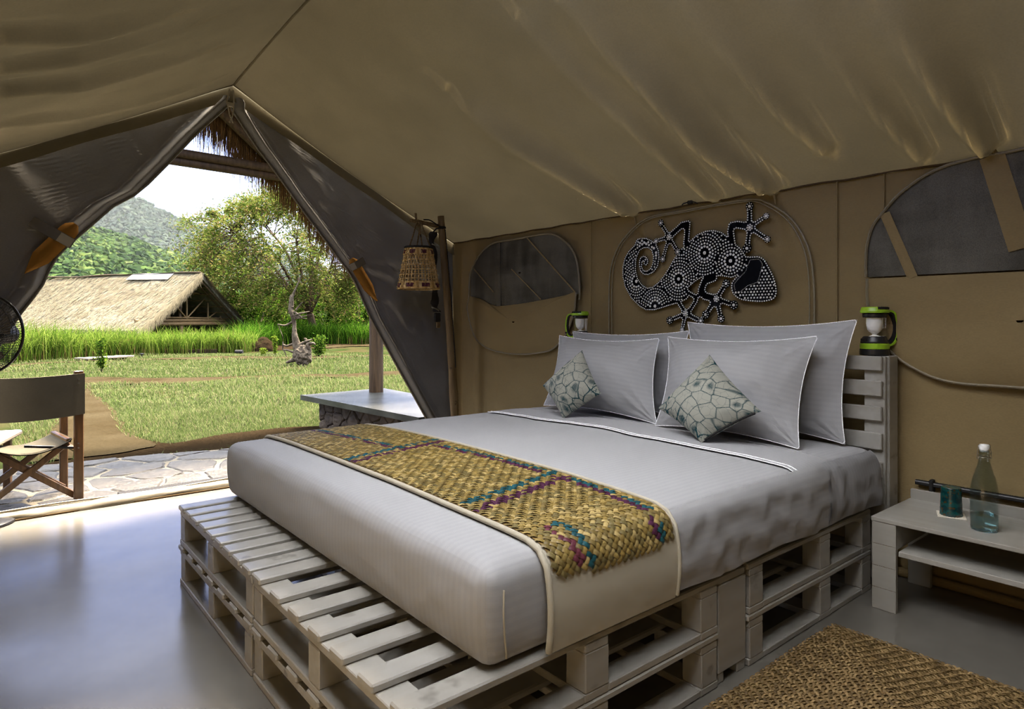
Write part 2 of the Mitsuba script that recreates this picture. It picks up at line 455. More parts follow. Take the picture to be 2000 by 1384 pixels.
ARCH_ZIP = [(2.9799, 1.0319), (2.983, 1.2883), (2.9799, 1.4436), (2.9697, 1.5362), (2.9391, 1.627), (2.884, 1.7145), (2.8056, 1.7827), (2.72, 1.8367), (2.637, 1.8636), (2.5477, 1.8706), (2.3941, 1.8722), (2.2336, 1.8783), (2.0827, 1.8808), (1.9407, 1.878), (1.8728, 1.867), (1.8395, 1.8497), (1.7745, 1.8099), (1.705, 1.7522), (1.6497, 1.6797), (1.6076, 1.5923), (1.5839, 1.502), (1.5722, 1.3839), (1.5693, 1.2666), (1.5722, 1.0731)]
NET1 = [(4.5989, 1.4126), (4.5901, 1.59), (4.52, 1.7001), (4.4173, 1.7849), (4.2524, 1.8463), (3.9444, 1.8513), (3.6895, 1.8586), (3.543, 1.8481), (3.4532, 1.8124), (3.3536, 1.7418), (3.293, 1.6589), (3.2631, 1.5539), (3.2512, 1.3993), (3.403, 1.3824), (3.6623, 1.3536), (3.9444, 1.3289), (4.2364, 1.3205), (4.4173, 1.3767)]
FLAP1 = [(4.5989, 1.4126), (4.4173, 1.3767), (4.2364, 1.3205), (3.9444, 1.3289), (3.6623, 1.3536), (3.403, 1.3824), (3.287, 1.3988), (3.305, 1.2631), (3.3536, 1.1506), (3.4154, 1.0711), (3.53, 0.9837), (3.6623, 0.9518), (3.8716, 0.9296), (4.095, 0.9302), (4.3339, 0.9611), (4.5027, 1.0381), (4.5901, 1.172), (4.6346, 1.319)]
ZIP1 = [(3.287, 1.3988), (3.305, 1.2631), (3.3536, 1.1506), (3.4154, 1.0711), (3.53, 0.9837), (3.6623, 0.9518), (3.8716, 0.9296), (4.095, 0.9302), (4.3339, 0.9611), (4.5027, 1.0381), (4.5901, 1.172), (4.6346, 1.319), (4.6078, 1.4024), (4.5954, 1.5903), (4.52, 1.7001), (4.4173, 1.7849), (4.2524, 1.8463), (3.9444, 1.8513), (3.6895, 1.8586), (3.543, 1.8481), (3.4532, 1.8124), (3.3536, 1.7418), (3.293, 1.6589), (3.2631, 1.5539), (3.2489, 1.3992), (3.2512, 1.348)]
BANDS1 = [[(4.1965, 1.8411), (4.1886, 1.3168)], [(3.8287, 1.8494), (3.293, 1.4007)], [(4.0189, 1.6127), (3.6623, 1.3581)], [(4.5374, 1.6494), (4.2524, 1.4325)]]
NET2 = [(1.3112, 1.4087), (1.3129, 1.474), (1.307, 1.564), (1.2817, 1.6516), (1.2321, 1.7171), (1.1678, 1.7873), (1.0751, 1.8502), (0.9867, 1.8853), (0.9023, 1.8984), (0.8282, 1.9042), (0.7634, 1.9032), (0.7064, 1.9073)]
FLAP2 = [(1.307, 1.4012), (1.3053, 1.2927), (1.2859, 1.2023), (1.2485, 1.1132), (1.1757, 1.0272), (1.0903, 0.9711), (1.0012, 0.9345), (0.9023, 0.9211), (0.7955, 0.9214), (0.7064, 0.9206)]
BANDS2 = [[(1.228, 1.7077), (1.1093, 1.3958)], [(0.8085, 1.9003), (0.7064, 1.4949)]]
ROOF_FOLDS = [[(1.786, 0.994), (1.864, 0.89), (1.937, 0.775), (1.97, 0.663), (1.987, 0.57), (2.031, 0.461), (2.036, 0.374), (2.05, 0.33)], [(2.758, 0.99), (2.837, 0.868), (2.931, 0.737), (3.022, 0.645), (3.075, 0.582), (3.124, 0.458)], [(0.814, 0.967), (0.839, 0.875), (0.882, 0.748), (0.916, 0.651), (0.943, 0.578)], [(1.421, 0.878), (1.487, 0.73), (1.527, 0.597), (1.567, 0.488), (1.573, 0.437)], [(2.148, 0.993), (2.192, 0.796), (2.227, 0.638), (2.282, 0.507), (2.317, 0.342)], [(1.057, 0.955), (1.127, 0.763), (1.174, 0.622), (1.201, 0.52)]]
ROOF_FOLDS_L = [[(3.282, 0.697), (3.403, 0.56), (3.383, 0.429), (3.362, 0.353)], [(3.614, 0.694), (3.836, 0.539), (3.857, 0.423), (3.902, 0.26)], [(2.934, 0.7), (3.122, 0.574), (3.157, 0.428)], [(4.234, 0.689), (4.459, 0.508), (4.591, 0.293), (4.589, 0.137)]]
FLAP_EDGE_R = [(1.415, 2.736), (1.583, 2.5), (1.75, 2.303), (1.921, 2.085), (2.165, 1.792), (2.274, 1.658), (2.364, 1.554), (2.456, 1.362), (2.526, 1.213), (2.764, 0.82), (3.058, 0.342)]
FLAP_EDGE_L = [(1.373, 2.757), (1.154, 2.505), (0.992, 2.289), (0.808, 2.055), (0.664, 1.953), (0.496, 1.764), (0.439, 1.701), (0.386, 1.646), (0.331, 1.553), (0.278, 1.402), (0.177, 1.243), (0.097, 1.093)]
SAND_WALK = [(0.334, 7.048), (0.593, 9.048), (0.802, 10.245), (1.193, 12.686), (1.455, 14.452), (1.773, 16.683), (1.579, 14.114), (1.495, 12.716), (1.482, 11.13), (1.35, 9.51), (1.319, 9.063), (1.292, 7.927), (1.373, 7.236), (1.07, 7.004), (0.665, 6.99)]
SOIL_STRIP = [(1.282, 8.015), (1.354, 7.645), (1.45, 7.276), (1.736, 7.368), (2.035, 7.474), (2.758, 7.487), (3.411, 7.236), (3.666, 6.692), (2.894, 6.644), (1.788, 6.566), (1.223, 6.67), (0.675, 6.74), (0.315, 6.787), (0.184, 6.776), (0.19, 6.988), (0.67, 7.042), (1.078, 7.058)]
PATH_A = [(-0.355, 17.381), (0.799, 16.867), (1.773, 16.683), (3.321, 15.406), (4.824, 15.005), (7.013, 14.314), (9.166, 14.018), (8.454, 12.929), (6.387, 13.036), (4.491, 13.97), (3.051, 14.153), (1.603, 15.082), (0.725, 15.298), (-0.322, 15.801)]
PATH_B = [(-0.254, 22.744), (0.731, 22.699), (2.246, 23.463), (3.521, 24.804), (4.84, 24.684), (5.928, 23.786), (6.966, 22.73), (7.935, 21.539), (9.254, 21.242), (10.885, 21.393), (14.045, 21.479), (13.193, 20.177), (10.205, 20.056), (8.645, 19.844), (7.427, 20.158), (5.54, 22.232), (4.554, 23.222), (3.384, 23.837), (2.165, 22.625), (0.707, 21.951), (-0.246, 22.018)]
PATH_C = [(11.447, 28.523), (12.682, 29.347), (15.468, 30.4), (20.25, 30.97), (19.35, 29.593), (14.407, 28.314), (11.875, 27.48), (10.845, 27.022)]
SOIL_FAR = [(9.303, 28.937), (11.822, 32.089), (14.844, 34.35), (17.494, 34.381), (22.327, 34.146), (20.489, 31.334), (15.633, 30.723), (12.806, 29.635), (10.163, 27.585), (8.7, 26.434)]

# ------------------------------------------------------------------ the tent
RX, EX, EL = 1.41, 3.35, -0.53          # ridge, right eave, left eave
OPEN_Y = .15, 2.42     # unseen gap added in the left slope to light the bed from above
Y0, Y1 = -1.5, 4.9                       # rear and front of the tent


def ridge_z(y): return 3.0 - .09 * np.clip((y - 3.5) / 1.4, 0, 1) ** 1.3


SLOPE_L = math.hypot(1.94, 1.1)


def folds(y, s, lines, amp, seed, w0=.034, w1=.085):
    q = np.stack([y.ravel(), s.ravel() * SLOPE_L], 1); h = np.zeros(len(q))
    for k, L in enumerate(lines):
        L = np.array(L) * [1, SLOPE_L]
        d, t, sgn = near_poly(q, L); w = w0 + w1 * t; fade = .30 + .70 * np.clip(1.0 - t, 0, 1) ** .7
        x = d * sgn / w
        h += amp[k % len(amp)] * fade * (np.exp(-np.abs(x) ** 1.7 * np.where(x > 0, .8, 1.5)) - .45 * np.exp(-((x + 1.9) / 1.2) ** 2)) * np.sqrt(w / .06)
    return h.reshape(y.shape)


def roof_panel(side, ya=Y0, yb=Y1, sa=0.):
    y = np.linspace(ya, yb, 240); s = np.linspace(sa, 1.03, 110); Yg, Sg = np.meshgrid(y, s, indexing='ij')
    rz = ridge_z(Yg); ex = EX if side > 0 else EL
    x = RX + (ex - RX) * Sg; z = rz + (1.905 - rz) * Sg - .035 * np.sin(np.pi * np.clip(Sg, 0, 1))
    n = np.array([-1.1 * side, 0, -1.94]) / SLOPE_L
    if side > 0:
        h = folds(Yg, Sg, ROOF_FOLDS, [.120, .110, .115, .065, .085, .065], 1)
        sk = Yg - .35 * (1 - Sg)
        h += .045 * nz(np.stack([sk * 2.6, Sg * .9, Sg * 0], -1), 5, 3) * (1 - .5 * Sg)
    else:
        h = folds(Yg, Sg, ROOF_FOLDS_L, [.045, .050, .040, .026], 2, .04, .05)
        sk = Yg + .3 * Sg
        h += .045 * nz(np.stack([sk * 3.0, Sg * 1.1, Sg * 0 + 3], -1), 6, 3)
    h *= np.clip(Sg / .06, 0, 1) * np.clip((1.02 - Sg) / .06, .12, 1) * np.clip((yb - Yg) / .10, 0, 1)
    P = np.stack([x, Yg, z], -1) + h[..., None] * n
    return MB().grid(P).mesh()


tag('ceiling', 'tan canvas tent roof with a straight ridge and soft folds', 'tent roof', None, 'structure')
obj('panel', roof_panel(1), 'canvas_tan', 'ceiling', True)
obj('panel', roof_panel(-1, OPEN_Y[1]), 'canvas_tan', 'ceiling', True)
obj('panel', roof_panel(-1, Y0, OPEN_Y[0]), 'canvas_tan', 'ceiling', True)
obj('panel', roof_panel(-1, OPEN_Y[0], OPEN_Y[1], .62), 'canvas_tan', 'ceiling', True)
yy = np.linspace(Y0, Y1 - .02, 60)
obj('ridge_seam', MB().tube(np.stack([yy * 0 + RX, yy, ridge_z(yy) - .008], 1), .008, 8), 'canvas_tan', 'ceiling', True, label='stitched seam along the ridge')
for ex, sx in ((EX - .012, 1), (EL + .012, -1)):
    w = np.stack([yy * 0 + ex, yy, 1.904 + .004 * np.sin(yy * 17)], 1)
    obj('eave_hem', MB().tube(w, .005, 6), 'canvas_dark', 'ceiling', True, label='dark stitched hem')
for (a, b) in ((0.955, 1), (0.0, -1)):
    pass
# small gathers where the roof is tied down at the eave
for ya in (.80, 1.80, 2.77):
    pts = [(EX - .10, ya + .02, 1.955), (EX - .035, ya, 1.915), (EX - .022, ya - .012, 1.872), (EX - .012, ya - .015, 1.83)]
    obj('gather', MB().tube(catmull(pts, 5), np.linspace(.013, .004, 16), 8), 'canvas_wall', 'ceiling', True, label='pinched fold at the eave')


# right wall
def wall_right():
    y = np.linspace(Y0, 4.93, 300); z = np.linspace(0, 1.905, 60); Yg, Zg = np.meshgrid(y, z, indexing='ij')
    x = EX + .034 * nz(np.stack([Yg * 2.6 + .25 * Zg, Zg * .5, Zg * 0], -1), 11, 3)
    for ya in (.80, 1.80, 2.77):
        dd = (Yg - ya + .10 * (1.9 - Zg)) / (.035 + .10 * (1.9 - Zg)); x += .034 * (np.exp(-dd ** 2) - .7 * np.exp(-(dd + 1.4) ** 2)) * np.exp(-(1.9 - Zg) / .55)
    for ya, am, w in ((4.73, -.03, .03), (4.60, .028, .05), (4.24, -.008, .02)):
        x += am * np.exp(-((Yg - ya) / w) ** 2) * (1 if am < -.01 or am > .02 else (Zg < 1.05))
    x = EX + (np.minimum(x, EX + .04) - EX) * np.clip((1.90 - Zg) / .12, .1, 1)
    return MB().grid(np.stack([x, Yg, Zg], -1)).mesh()


tag('wall_right', 'long tan canvas side wall behind the bed and table', 'tent wall', None, 'structure')
obj('canvas', wall_right(), 'canvas_wall', 'wall_right', True)
obj('ground_hem', MB().tube([(EX - .02, y, .02) for y in np.linspace(Y0, 4.85, 40)], .022, 8), 'canvas_wall', 'wall_right', True)
for y in (1.46, 3.16, 1.24):
    obj('seam', MB().tube([(EX - .012, y, z) for z in np.linspace(.9, 1.9, 8)], .0035, 5), 'canvas_wall', 'wall_right', True)


def dome(boundary, bulge, x0, rings=10, n=120, power=2.0, sag=0.):
    b = resample(catmull(boundary, 4), n, True); c = b.mean(0); r = np.linspace(1, 0.02, rings)
    P = []
    for k in r:
        yz = c + k * (b - c)
        P.append(np.stack([x0 - bulge * (1 - k ** power) - sag * np.clip((c[1] - yz[:, 1]) * 2, 0, 1) * (1 - k ** 4) + 0 * yz[:, 0], yz[:, 0], yz[:, 1]], 1))
    return MB().grid(np.array(P), close=True).mesh()


def window(name, net, flap, zips, bands, label):
    tag(name, label, 'tent window', None, 'structure')
    obj('net', dome(net, .006, EX - .028), 'net_mat', name, True, label='grey mosquito net')
    obj('flap', dome(flap, .03, EX - .036, 14, sag=.04), 'canvas_wall', name, True, label='unzipped canvas flap hanging down')
    for zp in zips:
        zp = resample(catmull(zp, 5), 140)
        P = np.stack([zp[:, 0] * 0 + EX - .036, zp[:, 0], zp[:, 1]], 1)
        obj('zip', MB().tube(P, .0075, 6), 'zip_mat', name, True, label='zip seam')
        te = MB()
        for q in resample(zp, 320):
            te.box((EX - .046, q[0] - .0022, q[1] - .0022), (EX - .040, q[0] + .0022, q[1] + .0022), .0005)
        obj('zip_teeth', te, 'zip_mat', name, False, kind='stuff')
    for (a, b), w, m in bands:
        a, b = np.array(a), np.array(b); t = (b - a) / np.linalg.norm(b - a); nn = np.array([-t[1], t[0]]) * w
        P = np.array([[[EX - .0365, *(p_ + nn * k)] for k in (-1, -.3, .3, 1)] for p_ in np.linspace(a, b, 8)])
        P[:, 1:3, 0] -= .004
        obj('strap', MB().grid(P), m, name, True, label='strip of canvas behind the net')


NET2S = NET2[::-1]
mirror = lambda L, c: [(2 * c - y, z) for y, z in L]
yc2 = .706
net2 = NET2 + mirror(NET2, yc2)[::-1]
flap2 = FLAP2 + mirror(FLAP2, yc2)[::-1]
window('window_1', NET1, FLAP1, [ZIP1], [(b, w, 'canvas_wall') for b, w in zip(BANDS1[1:], (.006, .005, .006))] + [(BANDS1[0], .030, 'net_mat')],
       'half round tent window with net, left of the painted gecko')
window('window_2', net2, flap2, [net2[:], flap2[:]], [(BANDS2[0], .022, 'canvas_wall'), (BANDS2[1], .045, 'canvas_wall')],
       'half round tent window with net, right of the painted gecko above the side table')
# the third, closed opening behind the gecko: its zip only
tag('window_3', 'closed arched tent window framed by a zip around the gecko', 'tent window', None, 'structure')
az = resample(catmull(ARCH_ZIP, 6), 200)
for off, r in ((0, .0055), (.016, .0035)):
    c = az.mean(0); q = c + (az - c) * (1 - off / .45)
    obj('zip', MB().tube(np.stack([q[:, 0] * 0 + EX - .022, q[:, 0], q[:, 1]], 1), r, 6), 'zip_mat', 'window_3', True)
sl = MB(); sl.box((EX - .045, 2.30, 1.905), (EX - .025, 2.335, 1.925), .004); sl.tube([(EX - .04, 2.30, 1.915), (EX - .045, 2.275, 1.908), (EX - .04, 2.262, 1.897)], .004, 6); sl.tube([(EX - .04, 2.335, 1.915), (EX - .045, 2.36, 1.912), (EX - .04, 2.372, 1.905)], .004, 6)
obj('zip_pull', sl, 'black_plastic', 'window_3', label='pair of dark zip pulls')

# front wall: the two door flaps tied back, the strip of roof canvas above them
tag('wall_front', 'grey canvas front of the tent with its door flaps tied open', 'tent wall', None, 'structure')


def roofline(x): return ridge_z(4.9) - (ridge_z(4.9) - 1.905) * np.where(x > RX, (x - RX) / (EX - RX), (RX - x) / (RX - EL)) - .02


def door_flap(edge, side):
    edge = np.array(edge); z = np.linspace(2.82, 0.0, 130); o = np.argsort(edge[:, 1])
    xe = np.interp(z, edge[o, 1], edge[o, 0])
    xr = RX + side * (EX - RX) * np.clip((ridge_z(4.9) - .03 - z) / (ridge_z(4.9) - 1.905), 0, 1)
    xo = np.minimum(xr, EX + .02) if side > 0 else np.maximum(xr, EL + .01)
    u = np.linspace(0, 1, 90) ** 1.35
    X = xe[:, None] + (xo - xe)[:, None] * u[None]; Z = np.broadcast_to(z[:, None], X.shape)
    D = np.abs(X - xe[:, None])
    tie = np.array([2.30, 1.66]) if side > 0 else np.array([.47, 1.72])
    ang = np.arctan2(Z - tie[1], (X - tie[0]) * side); rad = np.hypot(Z - tie[1], X - tie[0])
    y = -.045 * np.exp(-((D - .05) / .034) ** 2) + .022 * np.exp(-((D - .115) / .03) ** 2)
    y += .035 * nz(np.stack([ang * 2.6, rad * .8, 0 * ang], -1), 21 + side, 3) * np.exp(-rad / .9) * np.clip(rad / .25, 0, 1) * 1.4
    q = np.stack([X * 2.1 + Z * 1.4, (Z - X * side) * 1.1, X * 0], -1)
    y += .085 * nz(q, 31 + side, 4) * np.clip(D / .15, 0, 1)
    y += .012 * nz(q * [3.5, 5.5, 1], 37 + side, 4) * np.clip(D / .12, 0, 1)
    y *= np.clip((np.abs(xo[:, None] - X)) / .08, 0.15, 1)
    return MB().grid(np.stack([X, 4.9 + y + .015, Z], -1)).mesh(), np.stack([xe, 4.9 + 0 * xe, z], 1)


ER = FLAP_EDGE_R + [(3.16, .17), (3.26, 0.0)]
EL_ = FLAP_EDGE_L + [(-.10, .72), (-.30, .35), (-.45, 0.0)]
for e, s in ((ER, 1), (EL_, -1)):
    m, edge = door_flap([(RX + s * .0, 2.80)] + e, s)
    obj('flap', m, 'canvas_grey', 'wall_front', True, label='grey door flap pulled ' + ('right' if s > 0 else 'left'))
    edge = edge[::4] + np.array([-s * .006, .012, 0])
    obj('edge_binding', MB().tube(edge, .010, 6), 'canvas_sill', 'wall_front', True, label='tan bound edge')
    # valance of roof canvas along the gable
    xs = np.linspace(RX, EX if s > 0 else EL, 60); zt = roofline(xs) + .02
    P = np.stack([np.stack([xs, xs * 0 + 4.905 - .015 * k, zt - .115 * k - .004 * np.sin(xs * 9) * k], 1) for k in np.linspace(0, 1, 6)], 1)
    obj('valance', MB().grid(P), 'canvas_tan', 'wall_front', True, label='strip of tan canvas along the gable')
    obj('valance_hem', MB().tube(np.stack([xs, xs * 0 + 4.888, zt - .002], 1), .006, 6), 'canvas_tan', 'wall_front', True)


def quad_plate(c, du, dv, th, mat, name, parent, label=None, n=3, bow=0.):
    """a slightly bowed strap: centre c, half axes du, dv, thickness th"""
    c, du, dv = (np.array(x, float) for x in (c, du, dv)); w = np.cross(du, dv); w /= np.linalg.norm(w)
    g = np.linspace(-1, 1, n + 2)
    top = np.array([[c + a * du + b * dv + w * (th + bow * (1 - a * a)) for b in g] for a in g])
    mb = MB(); mb.grid(top); mb.grid(top - w * th * 2, flip=True)
    return obj(name, mb, mat, parent, True, label=label)


scene['suede'] = princ(lin(140, 98, 42), .9, spec=.1)


def leaf_shape(a, b, w, y, name, label):
    """suede toggle: long lens from a to b (x, z), half width w"""
    a, b = np.array(a, float), np.array(b, float); t = np.linspace(0, 1, 14); d = b - a; nn = np.array([-d[1], d[0]]) / np.linalg.norm(d)
    pr = w * np.minimum(1, np.minimum(t * 7 + .35, (1 - t) * 3.2 + .02)); P = []
    for k, s in enumerate(np.linspace(-1, 1, 7)):
        q = a + t[:, None] * d + nn * (s * pr)[:, None]
        P.append(np.stack([q[:, 0], 0 * q[:, 0] + y - .016 * (1 - s * s), q[:, 1]], 1))
    mb = MB(); mb.grid(np.array(P)); mb.grid(np.array(P) + [0, .02, 0], flip=True)
    obj(name, mb, 'suede', 'wall_front', True, label=label)


leaf_shape((2.315, 1.70), (2.54, 1.36), .042, 4.842, 'tie_toggle', 'tan suede toggle')
quad_plate((2.36, 4.835, 1.655), (.062, 0, .034), (-.014, 0, .026), .004, 'canvas_sill', 'tie_strap', 'wall_front', 'canvas tie strap', 3, .008)
quad_plate((2.318, 4.83, 1.633), (.022, 0, .012), (-.013, 0, .024), .006, 'mat_cloth', 'tie_strap', 'wall_front', 'folded end of the tie strap')
leaf_shape((.455, 1.80), (.20, 1.48), .050, 4.842, 'tie_toggle', 'tan suede toggle')
quad_plate((.335, 4.832, 1.735), (.105, 0, -.062), (.016, 0, .028), .004, 'canvas_sill', 'tie_strap', 'wall_front', 'canvas tie strap', 3, .008)
quad_plate((.40, 4.826, 1.695), (.034, 0, -.02), (.015, 0, .026), .006, 'mat_cloth', 'tie_strap', 'wall_front', 'folded end of the tie strap')
# cord at the peak
pk = MB()
for dx in (-.012, .012): pk.tube([(RX - .02 + dx, 4.86, 2.86), (RX - .03 + dx * 2, 4.85, 2.77), (RX - .025 + dx, 4.85, 2.68), (RX - .02 - dx, 4.86, 2.62)], .005, 6)
pk.box((RX - .05, 4.845, 2.735), (RX - .005, 4.865, 2.765), .004)
obj('peak_cord', pk, 'mat_cloth', 'wall_front', True, label='pale cord knotted at the peak')

# sill roll
tag('trim_1', 'rolled tan canvas sill across the doorway', 'door sill', None, 'structure')
xs = np.linspace(-.6, 3.34, 220); an = np.linspace(0, np.pi, 18)
R_ = .036 + .008 * nz(np.stack([xs * 4, xs * 0, xs * 0], -1), 41)
P = []
for a in an:
    rr = R_ * (1 + .25 * nz(np.stack([xs * 6, xs * 0 + a * 1.6, xs * 0], -1), 43, 3))
    P.append(np.stack([xs, 4.90 - np.cos(a) * rr * 1.5, np.maximum(0, np.sin(a)) ** .8 * rr * 1.35], 1))
obj('roll', MB().grid(np.array(P)), 'canvas_sill', 'trim_1', True)
obj('bead', MB().tube(np.stack([xs, 4.90 + 0 * xs, .052 + .006 * np.sin(xs * 5)], 1)[::3], .007, 6), 'mat_cloth', 'trim_1', True)
obj('piping', MB().tube(np.stack([xs, 4.842 + .008 * np.sin(xs * 3.1), 0 * xs + .006], 1)[::3], .006, 6), 'canvas_dark', 'trim_1', True)

# floor, with the low plinth it stands on
tag('floor', 'polished grey concrete floor of the tent', 'floor', None, 'structure')
obj('slab', MB().box((-.75, -2.0, -.14), (3.45, 4.98, 0), .004), 'floor_mat', 'floor', False)

# left wall of the tent, and the rear gable
tag('wall_left', 'tan canvas side wall facing the bed foot', 'tent wall', None, 'structure')
for k, (a, b) in enumerate(((Y0, 4.88),)):
    yl = np.linspace(a, b, 60); zl = np.linspace(0, 1.905, 14); Yl, Zl = np.meshgrid(yl, zl, indexing='ij')
    obj('canvas', MB().grid(np.stack([EL + .012 * nz(np.stack([Yl * 3.2, Zl * .5, Zl * 0], -1), 13, 3), Yl, Zl], -1)), 'canvas_wall', 'wall_left', True)
tag('wall_rear', 'tan canvas rear gable of the tent', 'tent wall', None, 'structure')
obj('canvas', MB().add([(EL, Y0, 0), (EX, Y0, 0), (EX, Y0, 1.905), (RX, Y0, 3.0), (EL, Y0, 1.905)], [[0, 1, 2], [0, 2, 3], [0, 3, 4]]), 'canvas_wall', 'wall_rear', False)

# ------------------------------------------------------------------ bed base of pallets
BX0, BX1, BXM = .695, 3.06, 1.862
ZL = [.025, .108, .024, .0225]      # bottom boards, blocks, stringers, slats


def pallet(label, x0, x1, y0, y1, z0, slat_y, slat_w, bx, by, group):
    t = thing('pallet', label, 'pallet', group)
    za = z0 + ZL[0]; zb = za + ZL[1]; zc = zb + ZL[2]; zd = zc + ZL[3]
    j = lambda k=.0025: float(RNG.uniform(-k, k))
    bw, dw = .096, .075
    for x in bx:      # bottom boards across
        obj('bottom_board', MB().box((x, y0 + .001 + abs(j()), z0 + .0008), (x + bw, y1 - .001 - abs(j()), za), .003), 'white_wood', t, False)
    for y in by:      # bottom boards along, between them
        for a, b in zip(bx[:-1], bx[1:]):
            obj('bottom_board', MB().box((a + bw + .0006, y + .001, z0 + .0012), (b - .0006, y + dw - .001, za - .0008), .003), 'white_wood', t, False)
    for x in bx:
        for y in by:
            obj('block', MB().box((x + abs(j(.006)), y + j(.004) * (y not in (by[0], by[-1])), za + .0003), (x + bw - abs(j(.008)), y + dw, zb - .0003), .003), 'white_wood', t, False)
    for x in bx:
        obj('stringer', MB().box((x + .002, y0 + .002, zb), (x + bw - .004, y1 - .002, zc - .0003), .0025), 'white_wood', t, False)
    for k, y in enumerate(slat_y):
        obj('slat', MB().box((x0 - abs(j(.004)), y, zc), (x1 + j(.003), y + slat_w, zd - .0004 + j(.0004)), .0045), 'white_wood', t, False)
    return t


def spread(a, b, w, n): return list(np.linspace(a, b - w, n))


L0, L1 = 2.222, 3.228      # pallet by the door
R0, R1 = 1.190, 2.207      # pallet by the rug
bxN = [BX0 + .004, 1.236, 1.762]; bxF = [2.048, 2.575, 2.968]
H1 = sum(ZL) - .0005
gp = 'white pallets stacked as a bed base'
slatL = [3.228 - .078 - .1145 * k for k in range(9)]
slatR = [2.207 - .076] + [2.032 - .080, 1.879 - .078, 1.730 - .078, 1.581 - .078, 1.424 - .078, 1.190 + .001]
byL, byR = [L0 + .002, 2.69, L1 - .077], [R0 + .002, 1.66, R1 - .077]
pallet('upper white pallet at the bed foot, nearest the doorway, its nine close slats in view', BX0, BXM, L0, L1, H1, slatL, .078, bxN, byL, gp)
pallet('lower white pallet at the bed foot, nearest the doorway, standing on the floor', BX0, BXM, L0, L1, 0, spread(L0, L1, .08, 7), .08, bxN, byL, gp)
pallet('upper white pallet at the bed foot, nearest the camera, with widely spaced slats', BX0, BXM, R0, R1, H1, slatR, .078, bxN, byR, gp)
pallet('lower white pallet at the bed foot, nearest the camera, on the floor beside the rug', BX0, BXM, R0, R1, 0, spread(R0, R1, .08, 7), .08, bxN, byR, gp)
pallet('upper white pallet under the bed head, beside the side table', 2.042, BX1, R0, R1, H1, slatR, .078, bxF, byR, gp)
pallet('lower white pallet under the bed head, on the floor near the side table', 2.042, BX1, R0, R1, 0, spread(R0, R1, .08, 7), .08, bxF, byR, gp)
# upright boards that close the gap between the pallets
gb = thing('gap_filler', 'white upright board box closing the gap between the bed pallets', 'board box')
obj('face_board', MB().box((1.868, 1.196, .035), (2.034, 1.218, .325), .003), 'white_wood', gb, False)
obj('foot_block', MB().box((1.872, 1.20, 0), (1.905, 1.28, .034), .003), 'white_wood', gb, False)
obj('foot_block', MB().box((1.985, 1.20, 0), (2.036, 1.28, .034), .003), 'white_wood', gb, False)
obj('top_board', MB().box((1.870, 1.20, .3255), (2.034, 1.32, .352), .003), 'white_wood', gb, False)
obj('side_board', MB().box((1.868, 1.219, .035), (1.888, 1.46, .325), .003), 'white_wood', gb, False)
obj('side_board', MB().box((2.014, 1.219, .035), (2.034, 1.46, .325), .003), 'white_wood', gb, False)

# headboard: an upright slatted pallet
hb = thing('headboard', 'white slatted pallet headboard standing against the canvas wall', 'headboard')
HZ = [(.968, 1.035), (.851, .923), (.738, .805), (.607, .685), (.479, .553), (.361, .432)]
for a, b in HZ: obj('slat', MB().box((3.150, 1.182, a + .0005), (3.1735, 3.25, b), .004), 'white_wood', hb, False)
for y0, y1 in ((1.174, 1.265), (2.17, 2.26), (3.16, 3.26)):
    obj('batten', MB().box((3.1740, y0, .30), (3.198, y1, 1.034), .003), 'white_wood', hb, False)
    obj('post', MB().box((3.1985, y0 - .008, .0), (3.300, y1, 1.035), .004), 'white_wood', hb, False)

# ------------------------------------------------------------------ mattress
MX0, MX1, MY0, MY1, MZ0, MZ1 = .915, 3.140, 1.205, 3.262, .3605, .612


def crown(x, y):
    u = np.clip((x - MX0) / (MX1 - MX0), 0, 1); v = np.clip((y - MY0) / (MY1 - MY0), 0, 1)
    return .036 * (np.clip(4 * v * (1 - v), 0, 1) ** .6) * (np.clip(4 * u * (1 - u), 0, 1) ** .35)


